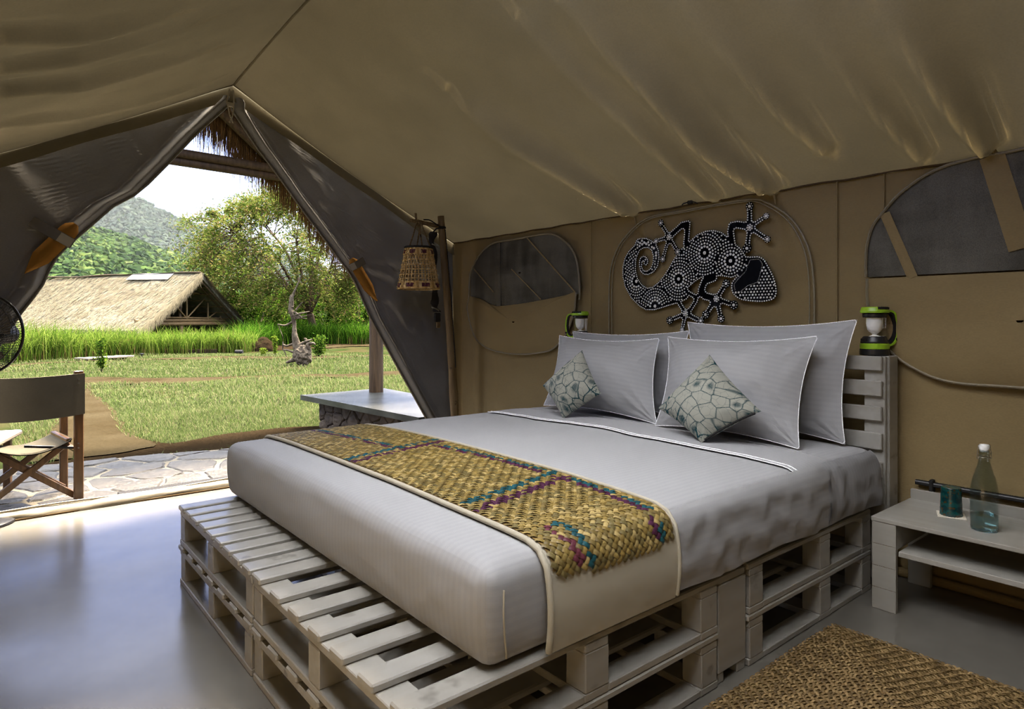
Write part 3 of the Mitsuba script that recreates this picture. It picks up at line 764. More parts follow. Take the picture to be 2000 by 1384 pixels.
def mattress_mesh():
    V, F, UV, n0 = [], [], [], 0
    hx, hy, hz = (MX1 - MX0) / 2, (MY1 - MY0) / 2, (MZ1 - MZ0) / 2; c = np.array([(MX0 + MX1) / 2, (MY0 + MY1) / 2, (MZ0 + MZ1) / 2]); h = np.array([hx, hy, hz]); r = .044
    for ax, sg_ in ((2, 1), (0, -1), (0, 1), (1, -1), (1, 1), (2, -1)):
        o = [k for k in range(3) if k != ax]
        n = {0: (150, 24), 1: (160, 24), 2: (160, 150)}[ax]
        a = np.linspace(-1, 1, n[0]) * h[o[0]]; b = np.linspace(-1, 1, n[1]) * h[o[1]]
        A, B = np.meshgrid(a, b, indexing='ij'); q = np.zeros(A.shape + (3,)); q[..., o[0]] = A; q[..., o[1]] = B; q[..., ax] = sg_ * h[ax]
        # stripes: along the bed on top, straight down its foot, lengthwise on its sides
        u = q[..., 1].copy()
        if ax == 1: u = sg_ * (hy + hz - q[..., 2])
        core = np.clip(q, -(h - r), h - r); d = q - core; L = np.linalg.norm(d, axis=-1, keepdims=True)
        p = core + d / np.maximum(L, 1e-9) * np.minimum(L, r) * (L > 0)
        p = np.where(L > 0, core + d / np.maximum(L, 1e-9) * r, p)
        V.append((p + c).reshape(-1, 3)); UV.append(np.stack([u.ravel(), q[..., 0].ravel()], 1))
        i, j = np.meshgrid(np.arange(n[0] - 1), np.arange(n[1] - 1), indexing='ij'); m = n[1]
        f = np.stack([i * m + j, (i + 1) * m + j, (i + 1) * m + j + 1, i * m + j + 1], -1).reshape(-1, 4)
        flip = (sg_ > 0) != (ax in (0, 2))
        if flip: f = f[:, ::-1]
        F.append(f + n0); n0 += len(V[-1])
    V = np.vstack(V); F = np.vstack(F); UV = np.vstack(UV)
    top = np.clip((V[:, 2] - .45) / .15, 0, 1)
    V[:, 2] += crown(V[:, 0], V[:, 1]) * top
    # belly of the sides, tucked in below
    t = np.clip((V[:, 2] - MZ0) / (MZ1 - MZ0), 0, 1); side = np.sin(np.pi * np.clip(t, 0, 1))
    for ax, lo, hi in ((0, MX0, MX1), (1, MY0, MY1)):
        e = np.exp(-(V[:, ax] - lo) / .05); V[:, ax] -= .013 * e * (side - .25 * (1 - t))
        e = np.exp(-(hi - V[:, ax]) / .05); V[:, ax] += .014 * e * (side - .25 * (1 - t)) * (ax == 1)
    # drape wrinkles
    wob = .012 * nz(V * [2.2, 2.2, 5], 51, 3); V[:, 0] += wob * np.exp(-(V[:, 0] - MX0) / .08)
    wob = .020 * nz(V * [4.5, 2, 4], 53, 4); V[:, 1] += wob * np.exp(-(V[:, 1] - MY0) / .08) * np.clip((V[:, 0] - 1.5) / .5, .2, 1)
    V[:, 2] += .006 * nz(V * [3, 3, 0], 55, 3) * top + .010 * nz(V * [1.6, 5, 0], 57, 3) * top * np.clip((V[:, 0] - 1.7) / .5, 0, 1)
    V[:, 2] = np.maximum(V[:, 2], MZ0)
    return trimesh.Trimesh(V, np.vstack([F[:, [0, 1, 2]], F[:, [0, 2, 3]]]), process=False), UV


m, uv = mattress_mesh()
MV = m.vertices
mt = thing('mattress', 'thick double mattress dressed in white satin striped sheets', 'mattress')
obj('sheet', m, 'sheet_mat', mt, True, uv=uv)
from scipy.interpolate import LinearNDInterpolator
_top = MV[:160 * 150]; _tz = _top[:, 2].reshape(160, 150)


def top_z(x, y):
    u = np.clip((np.asarray(x) - MX0) / (MX1 - MX0), 0, 1) * 159; v = np.clip((np.asarray(y) - MY0) / (MY1 - MY0), 0, 1) * 149
    i = np.minimum(u.astype(int), 158); j = np.minimum(v.astype(int), 148); a, b = u - i, v - j
    return _tz[i, j] * (1 - a) * (1 - b) + _tz[i + 1, j] * a * (1 - b) + _tz[i, j + 1] * (1 - a) * b + _tz[i + 1, j + 1] * a * b


# outline of the bed across its width: over the top and down the two sides (arc length s from the far bottom edge)
def section(x, n=260, off=.006):
    """points (y, z) across the mattress at x, from the far side's foot over the top to the near side's foot"""
    y = np.linspace(MY1 - .055, MY0 + .055, n); z = top_z(np.full(n, x), y)
    zb = MZ0 + .004
    far = [(MY1 + .012, k) for k in np.linspace(zb, z[0] - .06, 24)]
    far += [(MY1 + .012 - .065 * (1 - math.cos(a)), z[0] - .06 + .058 * math.sin(a)) for a in np.linspace(.15, 1.45, 9)]
    near = [(MY0 - .012 + .065 * (1 - math.sin(a)), z[-1] - .06 + .058 * math.cos(a)) for a in np.linspace(.12, 1.42, 9)]
    near += [(MY0 - .014 - .010 * math.sin(math.pi * k), z[-1] - .06 + (zb - z[-1] + .06) * k) for k in np.linspace(0, 1, 24)]
    p = np.array(far + list(zip(y, z)) + near)
    t = np.gradient(p, axis=0); t /= np.linalg.norm(t, axis=1, keepdims=True)
    nn = np.stack([-t[:, 1], t[:, 0]], 1) * -1
    return p + nn * off


# corner pleat and the turned down edge of the top sheet
pts = []
for k, z in enumerate(np.linspace(.385, .555, 14)):
    xt = MX0 + .066 - .022 * math.sin((z - .36) / .24 * 2.6); near = np.abs(MV[:, 0] - xt) + np.abs(MV[:, 2] - z) + (MV[:, 1] > MY0 + .2) * 9
    j = np.argsort(near)[:6]; pts.append((xt, MV[j, 1].min() - .0005, z))
obj('corner_pleat', MB().tube(catmull(pts, 3), .0028, 6), 'mat_cloth', mt, True, label='folded pleat at the near corner')
xh = np.linspace(2.40, 2.70, 12)
S0 = [section(x, off=.0075) for x in xh]
strip = np.array([np.stack([np.full(len(s), x) + .010 * np.sin(np.arange(len(s)) * .05), s[:, 0], s[:, 1]], 1)[40:-3] for x, s in zip(xh, S0)])
strip[..., 2] += (.004 * np.sin(np.pi * np.linspace(0, 1, 12)))[:, None]
stuv = np.stack([strip[..., 0].ravel(), strip[..., 1].ravel()], 1)
obj('turned_hem', MB().grid(strip), 'sheet_mat', mt, True, uv=stuv, label='turned down band of the top sheet')
for k in (0, 1):
    obj('hem_stitch', MB().tube(strip[k][::2] + [0, 0, .002], .0022, 6), 'sheet_plain', mt, True)
# overhang of the top sheet down the near side
for xa, am, sd in ((1.622, .012, 61), (2.62, .010, 63)):
    xs2 = np.linspace(xa, xa + (1.0 if xa < 2 else .49), 60)
    P = []
    for x in xs2:
        s = section(min(x, MX1 - .02), off=.010)[-30:]
        ph = nz(np.stack([np.full(30, x * 9), s[:, 1] * 3, s[:, 1] * 0], -1), sd, 3)
        P.append(np.stack([np.full(30, x), s[:, 0] - .024 * ph - .004 - .0022 * np.sin(s[:, 1] * 60 + 9 * ph), np.maximum(s[:, 1], .366 + .014 * abs(math.sin(x * 5))) + .002], 1))
    P = np.array(P); w = np.stack([P[..., 2].ravel() if xa < 2 else P[..., 0].ravel(), P[..., 0].ravel()], 1)
    obj('overhang', MB().grid(P), 'sheet_mat', mt, True, uv=w, label='loose striped sheet over the near side')

# ------------------------------------------------------------------ woven runner across the bed
rn = thing('bed_runner', 'plaited straw runner with purple and teal bands on cream cloth, across the bed', 'bed runner')
QX0, QX1 = 1.095, 1.615
nxr = 9
SEC = [section(x, off=.009) for x in np.linspace(QX0, QX1, nxr)]
NS = len(SEC[0])
secg = np.array([np.stack([np.full(NS, x), s[:, 0], s[:, 1]], 1) for x, s in zip(np.linspace(QX0, QX1, nxr), SEC)])   # (x, s, 3)
obj('backing_cloth', MB().grid(secg), 'mat_cloth', rn, True, label='cream cloth backing')
for k, dx in ((0, -.004), (-1, .004)):
    e = secg[k] + [dx, 0, 0]; nrm = np.array([0, 0, 1.])
    t = np.gradient(e, axis=0); nn = np.cross([1., 0, 0], t); nn /= np.linalg.norm(nn, axis=1, keepdims=True); nn *= np.sign(nn[NS // 2, 2])
    obj('piping', MB().tube(e[::4] + nn[::4] * .003, .0085 if k == 0 else .006, 8), 'mat_cloth', rn, True, label='cream piping')
# arc length coordinates of the strip
arc = np.r_[0, np.cumsum(np.linalg.norm(np.diff(secg[4], axis=0), axis=1))]
ARC = arc[-1]


def runner_pt(x, s, lift):
    """point on the runner at x (metres) and arc length s, lifted by lift"""
    f = np.clip((x - QX0) / (QX1 - QX0), 0, 1) * (nxr - 1); i = np.minimum(f.astype(int), nxr - 2); a = f - i
    g = np.interp(s, arc, np.arange(NS)); j = np.minimum(g.astype(int), NS - 2); b = g - j
    p = lambda ii, jj: secg[ii, jj]
    w = lambda q: q[:, None]
    P0 = p(i, j) * w((1 - a) * (1 - b)) + p(i + 1, j) * w(a * (1 - b)) + p(i, j + 1) * w((1 - a) * b) + p(i + 1, j + 1) * w(a * b)
    t = p(i, j + 1) - p(i, j); t /= np.linalg.norm(t, axis=1, keepdims=True) + 1e-9
    n = np.cross(np.array([1., 0, 0]), t); n *= np.where(n[:, 2:] + .3 * -n[:, 1:2] * np.sign(s[:, None] - ARC / 2) < 0, -1, 1)
    # outward: up on top, away from the mattress on the sides
    c = np.array([0, (MY0 + MY1) / 2, .45]); out = (P0 - c) * [0, .35, 1]; n *= np.sign((n * out).sum(1))[:, None]
    return P0 + n * lift[:, None]


def straw_color(x, s):
    base = np.array([lin(136, 116, 66), lin(122, 102, 54), lin(154, 134, 86), lin(108, 92, 52), lin(104, 92, 56)])
    c = base[RNG.integers(0, len(base))] * RNG.uniform(.78, 1.12)
    u = (x - QX0) / (QX1 - QX0)
    sn = ARC - s        # from the near hanging end
    def band(t0, w, col):
        return col if abs(t0) < w and RNG.random() < .78 else None
    dye = None
    pur, teal, red = lin(64, 30, 52), lin(24, 66, 72), lin(84, 40, 50)
    # two bands across the runner, one along each border (a V near the far end)
    for s0, cc in ((.62, pur), (.685, teal), (1.42, pur), (1.475, teal)):
        dye = dye or (band(sn - s0 - .10 * (u - .5), .018, cc))
    lx = .34 if sn < 1.45 else .25
    dye = dye or band(u - (.78 - .26 * (sn > 1.45) + .10 * math.sin(sn * 2.2)), .022, pur) or band(u - (.83 - .26 * (sn > 1.45) + .10 * math.sin(sn * 2.2)), .02, teal)
    if sn < .36: dye = dye or band(u - .16 - .35 * (.36 - sn), .03, red) or band(u - .25 - .35 * (.36 - sn), .03, teal)
    return np.array(dye) * RNG.uniform(.8, 1.3) if dye else c


def straw(x, s, L, W, ang, lift):
    """one domed strand: 5 x 3 points"""
    a = np.linspace(-1, 1, 5); b = np.array([-1, -.0, 1.]); A, B = np.meshgrid(a, b, indexing='ij')
    ca, sa = math.cos(ang), math.sin(ang)
    lx = A * L * ca - B * W * sa; ls = A * L * sa + B * W * ca
    h = lift + .0038 * (1 - A ** 2 * .98) + .0018 * (1 - B ** 2)
    P = runner_pt((x + lx).ravel(), (s + ls).ravel(), h.ravel()).reshape(5, 3, 3)
    return P


pieces = []
sw, sl = .0125, .0125
nrow = int((QX1 - QX0 - .03) / sw); ncol = int((ARC - .15) / sl)
for r in range(nrow):
    for q in range(ncol):
        if (r + q) % 2: continue
        x = QX0 + .022 + r * sw; s = .05 + q * sl; u = (x - QX0) / (QX1 - QX0)
        sn = ARC - s
        end = .185 - .02 * math.sin(math.pi * u) + .012 * (1 - u)      # where the mat stops short on the hanging near side
        if sn < end: continue
        pieces.append((sn, x, s, (r // 1 + q) // 2))
pieces.sort(key=lambda t: t[0])
rest = MB(); made = 0
for sn, x, s, k in pieces:
    near_end = sn < .42
    ang = (.72 if (int(round((x - QX0) / sw)) % 2 == 0) else -.72) if near_end else (.25 if k % 2 else 1.25)
    ang += RNG.normal(0, .07)
    P = straw(x, s, .0134 if near_end else .0124, .0064, ang, .003 + RNG.uniform(0, .0012)); col = straw_color(x, s)
    if made < 290:
        mb = MB().grid(P, color=col); cobj('strand', mb, 'vcol_satin', rn, True); made += 1
    else:
        rest.grid(P, color=col)
cobj('plaited_strands', rest, 'vcol_satin', rn, True, kind='stuff')
base = secg[1:-1, 6:-24] if False else None
xs_b = np.linspace(QX0 + .014, QX1 - .010, 20); ss_b = np.linspace(.03, ARC - .205, 160)
Bx, Bs = np.meshgrid(xs_b, ss_b, indexing='ij')
obj('mat_base', MB().grid(runner_pt(Bx.ravel(), Bs.ravel(), np.full(Bx.size, .0035)).reshape(20, 160, 3)), princ(lin(112, 88, 44), .8), rn, True, label='flat straw layer under the plait')


# ------------------------------------------------------------------ pillows and cushions
def pillow_mesh(c4, thick, bow=.05, seed=0, n=56, facing=(-1, -.3, .3), wr=.014, puff=.62):
    """c4: corners top left, top right, bottom right, bottom left; returns mesh, uv in metres"""
    tl, tr, br, bl = (np.array(c, float) for c in c4)
    w = (np.linalg.norm(tr - tl) + np.linalg.norm(br - bl)) / 2; h = (np.linalg.norm(tl - bl) + np.linalg.norm(tr - br)) / 2
    nrm = np.cross(tr - tl, bl - tl); nrm /= np.linalg.norm(nrm)
    if nrm @ np.array(facing) < 0: nrm = -nrm
    g = np.linspace(-1, 1, n); g = np.sin(g * np.pi / 2) * .45 + g * .55; U, V = np.meshgrid(g, g, indexing='ij')
    U2 = U * (1 - bow * (1 - V ** 2)); V2 = V * (1 - bow * (1 - U ** 2) * w / h * .8)
    a, b = (U2 + 1) / 2, (1 - V2) / 2
    P = (tl * ((1 - a) * (1 - b))[..., None] + tr * (a * (1 - b))[..., None] + br * (a * b)[..., None] + bl * ((1 - a) * b)[..., None])
    t = thick / 2 * np.clip(1 - np.abs(U) ** 2.2, 0, 1) ** puff * np.clip(1 - np.abs(V) ** 2.2, 0, 1) ** puff
    mb = MB(); uv = []
    for s in (1, -1):
        q = np.stack([U * w * 5, V * h * 5, U * 0 + s], -1)
        env = np.clip((1 - np.maximum(abs(U), abs(V))) * 6, 0, 1)
        crn = np.exp(-((1 - abs(U)) * w * .5 + (1 - abs(V)) * h * .5) / .10)
        ang = np.arctan2((1 - abs(V)) * h, (1 - abs(U)) * w)
        d = wr * (nz(q, seed + s, 3) * 2 + 1.0 * crn * np.sin(ang * 13 + seed)) * env
        mb.grid(P + nrm * (s * (t + d))[..., None], flip=(s > 0)); uv.append(np.stack([(V2 * h / 2).ravel(), (U2 * w / 2).ravel()], 1))
    return mb.mesh(), np.vstack(uv), P, nrm


def pillow(label, c4, thick, seed, group, **kw):
    k = thing('pillow', label, 'pillow', group)
    m, uv, P, nrm = pillow_mesh(c4, thick, seed=seed, **kw)
    obj('case', m, 'sheet_mat', k, True, uv=uv)
    rim = np.vstack([P[:, 0], P[-1, 1:], P[-2::-1, -1], P[0, -2:0:-1]])
    obj('seam', MB().tube(rim[::3], .0020, 5), 'sheet_plain', k, True)
    return k


gpw = 'white striped pillows'
pillow('white striped pillow at the back, left of the two against the headboard', [(3.095, 3.10, 1.125), (3.095, 2.17, 1.14), (3.03, 2.18, .65), (3.03, 3.08, .655)], .17, 3, gpw, bow=.07, puff=.8)
pillow('white striped pillow at the back right, tallest, beside the green lantern', [(3.10, 2.185, 1.19), (3.095, 1.262, 1.203), (3.045, 1.295, .632), (3.045, 2.16, .65)], .22, 5, gpw, bow=.085, puff=.95)
pillow('white striped pillow in front, left, behind the smaller tilted cushion', [(2.945, 3.075, 1.100), (2.945, 2.262, 1.098), (2.79, 2.16, .642), (2.79, 3.06, .652)], .36, 7, gpw, bow=.085, puff=.95)
pillow('white striped pillow in front, right, behind the larger batik cushion', [(2.945, 2.205, 1.108), (2.945, 1.372, 1.128), (2.775, 1.375, .632), (2.735, 2.13, .645)], .37, 9, gpw, bow=.09, puff=.95)


def cushion(label, c4, thick, seed, zipside):
    k = thing('cushion', label, 'cushion', 'teal batik cushions')
    m, uv, P, nrm = pillow_mesh(c4, thick, bow=.07, seed=seed, wr=.006, puff=.62)
    obj('cover', m, 'batik_mat', k, True, uv=uv + seed)
    edge = P[-1, 6:-6]
    if zipside: obj('zip', MB().tube(edge[::2] + nrm * .004, .0055, 6), 'black_matte', k, True, label='dark zip along one edge')
    return k


cushion('small teal and white batik cushion standing on its corner against the left front pillow', [(2.694, 2.622, 1.027), (2.635, 2.42, .796), (2.506, 2.586, .650), (2.533, 2.786, .819)], .19, 2, False)
cushion('larger teal and white batik cushion with a dark zip, against the right front pillow', [(2.71, 1.784, 1.034), (2.599, 1.455, .806), (2.494, 1.684, .650), (2.547, 1.965, .77)], .21, 11, True)

# ------------------------------------------------------------------ gecko painting on the wall
def buf(line, r): return sg.LineString(line).buffer(r, 10)


gk = thing('gecko_painting', 'black gecko painted with white dots on the canvas wall above the pillows', 'wall painting')
gshape = [sg.Polygon(GECKO_BODY).buffer(.002).buffer(0)]
legsh = [buf(l, r) for l, r in GECKO_LEGS]
for c, r, toes in GECKO_FEET:
    legsh.append(sg.Point(c).buffer(r, 10))
    for t, a, b in toes: legsh += [buf([c, t], a), sg.Point(t).buffer(b, 10)]
legs = shapely.ops.unary_union(legsh).buffer(.012).buffer(-.012)
bodyp = gshape[0]; headp = sg.Polygon(catmull(GECKO_HEAD + GECKO_HEAD[:1], 5)).buffer(0)
full = shapely.ops.unary_union([bodyp, legs, headp])


def flat(poly, x0, th):
    out = MB()
    for g in getattr(poly, 'geoms', [poly]):
        if g.area < 1e-5: continue
        m = trimesh.creation.extrude_polygon(g.simplify(.0008), th, engine='earcut'); v = m.vertices
        out.add(np.stack([x0 - v[:, 2], v[:, 0], v[:, 1]], 1), m.faces[:, ::-1])
    return out


WX = EX - .030
obj('body', flat(full, WX, .003), 'gecko_paint', gk, False)
obj('face_patch', flat(sg.Polygon(catmull(GECKO_FACE + GECKO_FACE[:1], 4)).buffer(0), WX - .003, .0008), 'gecko_black', gk, False)
dots = []      # (y, z, r)


def try_dot(y, z, r, dom, gap=.0012):
    p = sg.Point(y, z)
    if not dom.contains(p) or dom.exterior.distance(p) < r * 1.05: return False
    for (a, b, c) in dots:
        if abs(a - y) < .04 and (a - y) ** 2 + (b - z) ** 2 < (c + r + gap) ** 2: return False
    dots.append((y, z, r)); return True


fullp = max(getattr(full, 'geoms', [full]), key=lambda g: g.area)
# flowers on the feet
for c, r, toes in GECKO_FEET:
    dots.append((c[0], c[1], .0085))
    for k in range(7):
        a = k * 2 * math.pi / 7; dots.append((c[0] + .0155 * math.cos(a), c[1] + .0155 * math.sin(a), .0048))
    for t, a_, b in toes:
        dots.append((t[0], t[1], min(.0085, b * .5)))
        for k in range(8):
            a = k * 2 * math.pi / 8; rr = b * .74; dots.append((t[0] + rr * math.cos(a), t[1] + rr * math.sin(a), .0032))
# rows along the outline
for ring in [fullp.buffer(-.0052)]:
    for g in getattr(ring, 'geoms', [ring]):
        for e in [g.exterior, *g.interiors]:
            n = max(4, int(e.length / .0138))
            for k in range(n):
                q = e.interpolate(k / n, normalized=True)
                if all((a - q.x) ** 2 + (b - q.y) ** 2 > (c + .0054) ** 2 for a, b, c in dots if abs(a - q.x) < .03): dots.append((q.x, q.y, .0044))
inner = fullp.buffer(-.0095); bodyin = bodyp.buffer(-.014)
facep = sg.Polygon(GECKO_FACE).buffer(.012)
bodyg = max(getattr(bodyin, 'geoms', [bodyin]), key=lambda g: g.area)
for c in GECKO_CENTRES:
    try_dot(c[0], c[1], .0105, fullp)
for c in GECKO_CENTRES:
    for k in range(1, 22):
        rad = .0195 * k ** .97; n = int(2 * math.pi * rad / (.0190 if k < 4 else .0178)); r = max(.0052, .0100 - .0012 * k)
        for j in range(n):
            a = 2 * math.pi * (j + .5 * (k % 2)) / n; y, z = c[0] + rad * math.cos(a), c[1] + rad * math.sin(a)
            d = [math.hypot(y - q[0], z - q[1]) for q in GECKO_CENTRES]
            if d[GECKO_CENTRES.index(c)] > min(d) + 1e-6: continue
            for g in getattr(bodyin, 'geoms', [bodyin]):
                if g.contains(sg.Point(y, z)): try_dot(y, z, r, fullp)
hin = headp.buffer(-.009).difference(facep)
hb_ = hin.bounds
for i in range(60):
    for j in range(60):
        y = hb_[0] + .019 * i + .0095 * (j % 2); z = hb_[1] + .0165 * j
        if hin.contains(sg.Point(y, z)): try_dot(y, z, float(RNG.uniform(.0042, .0062)), fullp)
e = sg.Polygon(GECKO_FACE).buffer(.006).exterior; n = int(e.length / .0085)
for k in range(n):
    q = e.interpolate(k / n, normalized=True); try_dot(q.x, q.y, .0019, fullp)
dm = MB()
for y, z, r in dots:
    n = 10; a = np.arange(n) * 2 * np.pi / n
    v = np.vstack([np.stack([np.full(n, WX - .0048), y + r * np.cos(a), z + r * np.sin(a)], 1), np.stack([np.full(n, WX - .0030), y + r * 1.06 * np.cos(a), z + r * 1.06 * np.sin(a)], 1), [[WX - .0054, y, z]]])
    k = np.arange(n); f = np.vstack([np.stack([k, k * 0 + 2 * n, (k + 1) % n], 1), np.stack([k, (k + 1) % n, (k + 1) % n + n], 1), np.stack([k, (k + 1) % n + n, k + n], 1)])
    dm.add(v, f)
obj('dots', dm, 'dot_white', gk, True, kind='stuff')


# ------------------------------------------------------------------ lanterns on the headboard
def lantern(label, at, ang):
    k = thing('lantern', label, 'lantern', 'green camping lanterns'); M = rotz(ang, at)

    def L(name, prof, mat, n=40, lab=None): obj(name, MB().lathe(prof, n, M=M), mat, k, 35, label=lab)
    L('base', [(0, .0005), (.060, .0005), (.063, .004), (.063, .028), (.060, .0295), (0, .0295)], 'black_plastic', lab='black base')
    L('base_band', [(0, .03), (.0605, .03), (.062, .033), (.062, .052), (.059, .056), (0, .056)], 'green_plastic', lab='green ring')
    L('collar', [(0, .0565), (.058, .0565), (.060, .061), (.056, .066), (.050, .084), (.047, .088), (0, .088)], 'black_plastic', lab='black collar')
    L('globe', [(.046, .0885), (.047, .10), (.048, .176)], 'clear_plastic', lab='clear cylinder')
    L('diffuser', [(.026, .0885), (.018, .091), (.008, .096), (.010, .100), (.022, .108), (.030, .120), (.0345, .14), (.036, .1755), (0, .1755)], 'white_diffuser', lab='white bell')
    L('cap_ring', [(0, .1765), (.048, .1765), (.051, .18), (.052, .194), (.050, .197), (0, .197)], 'black_plastic', lab='black ring')
    L('cap', [(0, .1975), (.060, .1975), (.061, .201), (.061, .207), (.058, .213), (.056, .2225), (.052, .226), (0, .226)], 'green_plastic', lab='green cap')
    pad = MB(); n = 24; a = np.linspace(-1.9, 1.9, n); P = []
    for rr, z in ((.050, .2262), (.0595, .2245), (.0605, .2155), (.0575, .214)): P.append(np.stack([rr * np.cos(a), rr * np.sin(a), np.full(n, z)], 1))
    pad.grid(np.array(P) @ M[:3, :3].T + M[:3, 3]); obj('grip_pad', pad, 'black_matte', k, 35, label='black rubber pad')

    def arc(off, w, th, name, mat):
        c = catmull([(.050 + off * .2, 0, .206 - off * .6), (.076, 0, .205 - off), (.094 - off, 0, .186 - off * .4), (.102 - off, 0, .135), (.098 - off, 0, .085), (.084 - off * .8, 0, .055 + off), (.060, 0, .046 + off * .6)], 8)
        t = np.gradient(c, axis=0); t /= np.linalg.norm(t, axis=1, keepdims=True); nn = np.stack([t[:, 2], 0 * t[:, 0], -t[:, 0]], 1); ring = []
        for su, sv in ((-1, -1), (1, -1), (1, 1), (-1, 1)):
            ring.append(c + np.array([0, su * w, 0]) + nn * sv * th)
        P = np.array(ring).transpose(1, 0, 2) @ M[:3, :3].T + M[:3, 3]
        obj(name, MB().grid(P, close=True), mat, k, 35)
    arc(0, .016, .0045, 'handle', 'green_plastic'); arc(.0095, .013, .0045, 'handle_lining', 'black_matte')
    hole = MB(); hole.tube(np.array([(.100, -.0168, .075), (.100, .0168, .075)]) @ M[:3, :3].T + M[:3, 3], .0075, 14); obj('hinge', hole, 'black_plastic', k, 35)
    sw = MB()
    for y, w in ((-.012, .012), (.012, .006)):
        sw.box((-.0575, y - w, .063), (-.050, y + w, .078), .001, M=M)
    obj('switch', sw, 'black_plastic', k, False)
    return k


angr = math.atan2(-.637, .771)
lantern('green and black camping lantern on the right end of the headboard', (3.235, 1.243, 1.036), angr + .05)
lantern('green and black camping lantern on the left end of the headboard, half hidden by pillows', (3.235, 3.165, 1.036), angr + math.pi - .35)

# ------------------------------------------------------------------ side table
st = thing('side_table', 'low white side table with a shelf, right of the bed', 'side table')
TX0, TX1, TY0, TY1 = 2.872, 3.300, -.05, 1.118
obj('table_top', MB().box((TX0, TY0, .3635), (TX1, TY1, .381), .002), 'table_white', st, False)
obj('upstand', MB().box((TX1 - .002, TY0, .362), (TX1 + .016, TY1 - .004, .426), .003), 'table_white', st, False)
obj('shelf', MB().box((TX0 + .012, TY0 + .10, .235), (TX1 - .03, TY1 - .100, .2565), .002), 'table_white', st, False)
for ya in (TY1 - .094, TY0 + .002):
    for xa in (TX0 + .003, TX1 - .026):
        lg = obj('leg', MB().box((xa, ya, 0), (xa + .022, ya + .092, .3630), .002), 'table_white', st, False)
        if xa < 3:
            for k in range(1, 4): obj('groove', MB().box((xa - .0006, ya + .001, .0905 * k - .0008), (xa + .004, ya + .091, .0905 * k + .0008), .0003), 'canvas_dark', lg, False)
    ys_ = ya if ya > .5 else ya + .072
    obj('side_panel', MB().box((TX0 + .026, ys_ + .001, .258), (TX1 - .028, ys_ + .019, .3632), .002), 'table_white', st, False)

co = thing('coaster', 'square pale coaster under the teal tumbler on the side table', 'coaster')
obj('pad', MB().box((-.05, -.05, .0), (.05, .05, .003), .001, M=rotz(.35, (3.135, .905, .3812))), 'coaster_mat', co, False)
tb = thing('tumbler', 'teal patterned glass tumbler upside down on the coaster', 'tumbler')
tc = (3.135, .905, .3846)
obj('glass', MB().lathe([(.0400, 0), (.0408, .002), (.0395, .020), (.0365, .112), (.034, .116), (0, .1165)], 40, tc), 'tumbler_mat', tb, 35)
obj('rim', MB().lathe([(.0385, 0.0003), (.0425, .0003), (.0425, .012), (.0412, .013)], 40, tc), 'clear_plastic', tb, 35, label='clear glass rim')

bt = thing('water_bottle', 'clear swing top bottle a third full of water, on the side table', 'bottle')
bc = np.array([3.025, .762, .3812])
outer = [(0, .0005), (.040, .0005), (.0445, .004), (.0455, .010), (.0455, .150), (.044, .172), (.0385, .200), (.030, .228), (.0225, .252), (.0185, .272), (.0172, .290), (.0172, .300), (.0185, .302), (.0185, .309), (.0160, .311)]
obj('glass', MB().lathe(outer, 48, bc), 'bottle_glass', bt, 35)
obj('foot', MB().lathe([(0, .0012), (.041, .0012), (.0445, .005), (.0447, .011), (.040, .013), (.02, .017), (0, .018)], 48, bc), 'aqua_glass', bt, 35, label='thick bluish glass foot')
obj('water', MB().lathe([(0, .0185), (.02, .0175), (.0435, .0125), (.0440, .014), (.0440, .060), (.0430, .0605), (0, .0605)], 48, bc), 'water', bt, 35, label='water')
obj('stopper', MB().lathe([(0, .305), (.014, .305), (.0155, .3115), (.0172, .314), (.0180, .328), (.015, .333), (0, .334)], 32, bc), 'white_ceramic', bt, 35, label='white stopper')
wr_ = MB(); rv = np.array([RIGHT[0], RIGHT[1], 0]); up = np.array([0, 0, 1.])
for s in (-1, 1):
    wr_.tube(catmull([bc + rv * s * .006 + up * .331, bc + rv * s * .0215 + up * .330, bc + rv * s * .0255 + up * .310, bc + rv * s * .029 + up * .284, bc + rv * s * .0275 + up * .279], 6), .0013, 6)
    wr_.tube(catmull([bc + rv * s * .0275 + up * .279, bc + rv * s * .0225 + up * .279, bc + rv * s * .0205 + up * .288, bc + rv * s * .0255 + up * .300], 6), .0013, 6)
an_ = np.linspace(0, 2 * np.pi, 30); wr_.tube(np.stack([bc[0] + .0195 * np.cos(an_), bc[1] + .0195 * np.sin(an_), 0 * an_ + bc[2] + .284], 1), .0013, 5)
obj('wire_clip', wr_, 'metal', bt, True, label='wire clip')
tx = MB()
for ch, zz_ in (('A', .303), ('L', .2925), ('E', .2825), ('D', .2725)):
    m = meshkit.text_mesh(ch, .0062, .0004); v = m.vertices - [m.vertices[:, 0].mean(), 0, 0]
    rad = .0190 + .0006 * (zz_ < .28)
    tx.add(bc + v[:, :1] * rv + v[:, 1:2] * up + (np.array([-FWD[0], -FWD[1], 0]) * (rad + v[:, 2:])) + up * (zz_ - .003), m.faces)
obj('lettering', tx, 'dot_white', bt, False, label='white letters down the neck')

# pipe along the wall
pp = thing('wall_pipe', 'black pipe clipped along the canvas wall behind the side table', 'pipe')
obj('tube', MB().tube([(3.326, y, .455) for y in np.linspace(1.10, -.3, 20)], .0125, 14), 'black_plastic', pp, 40)
for y in (1.035, .35):
    obj('clip', MB().box((3.310, y - .008, .418), (3.344, y + .008, .476), .003), 'black_matte', pp, False)

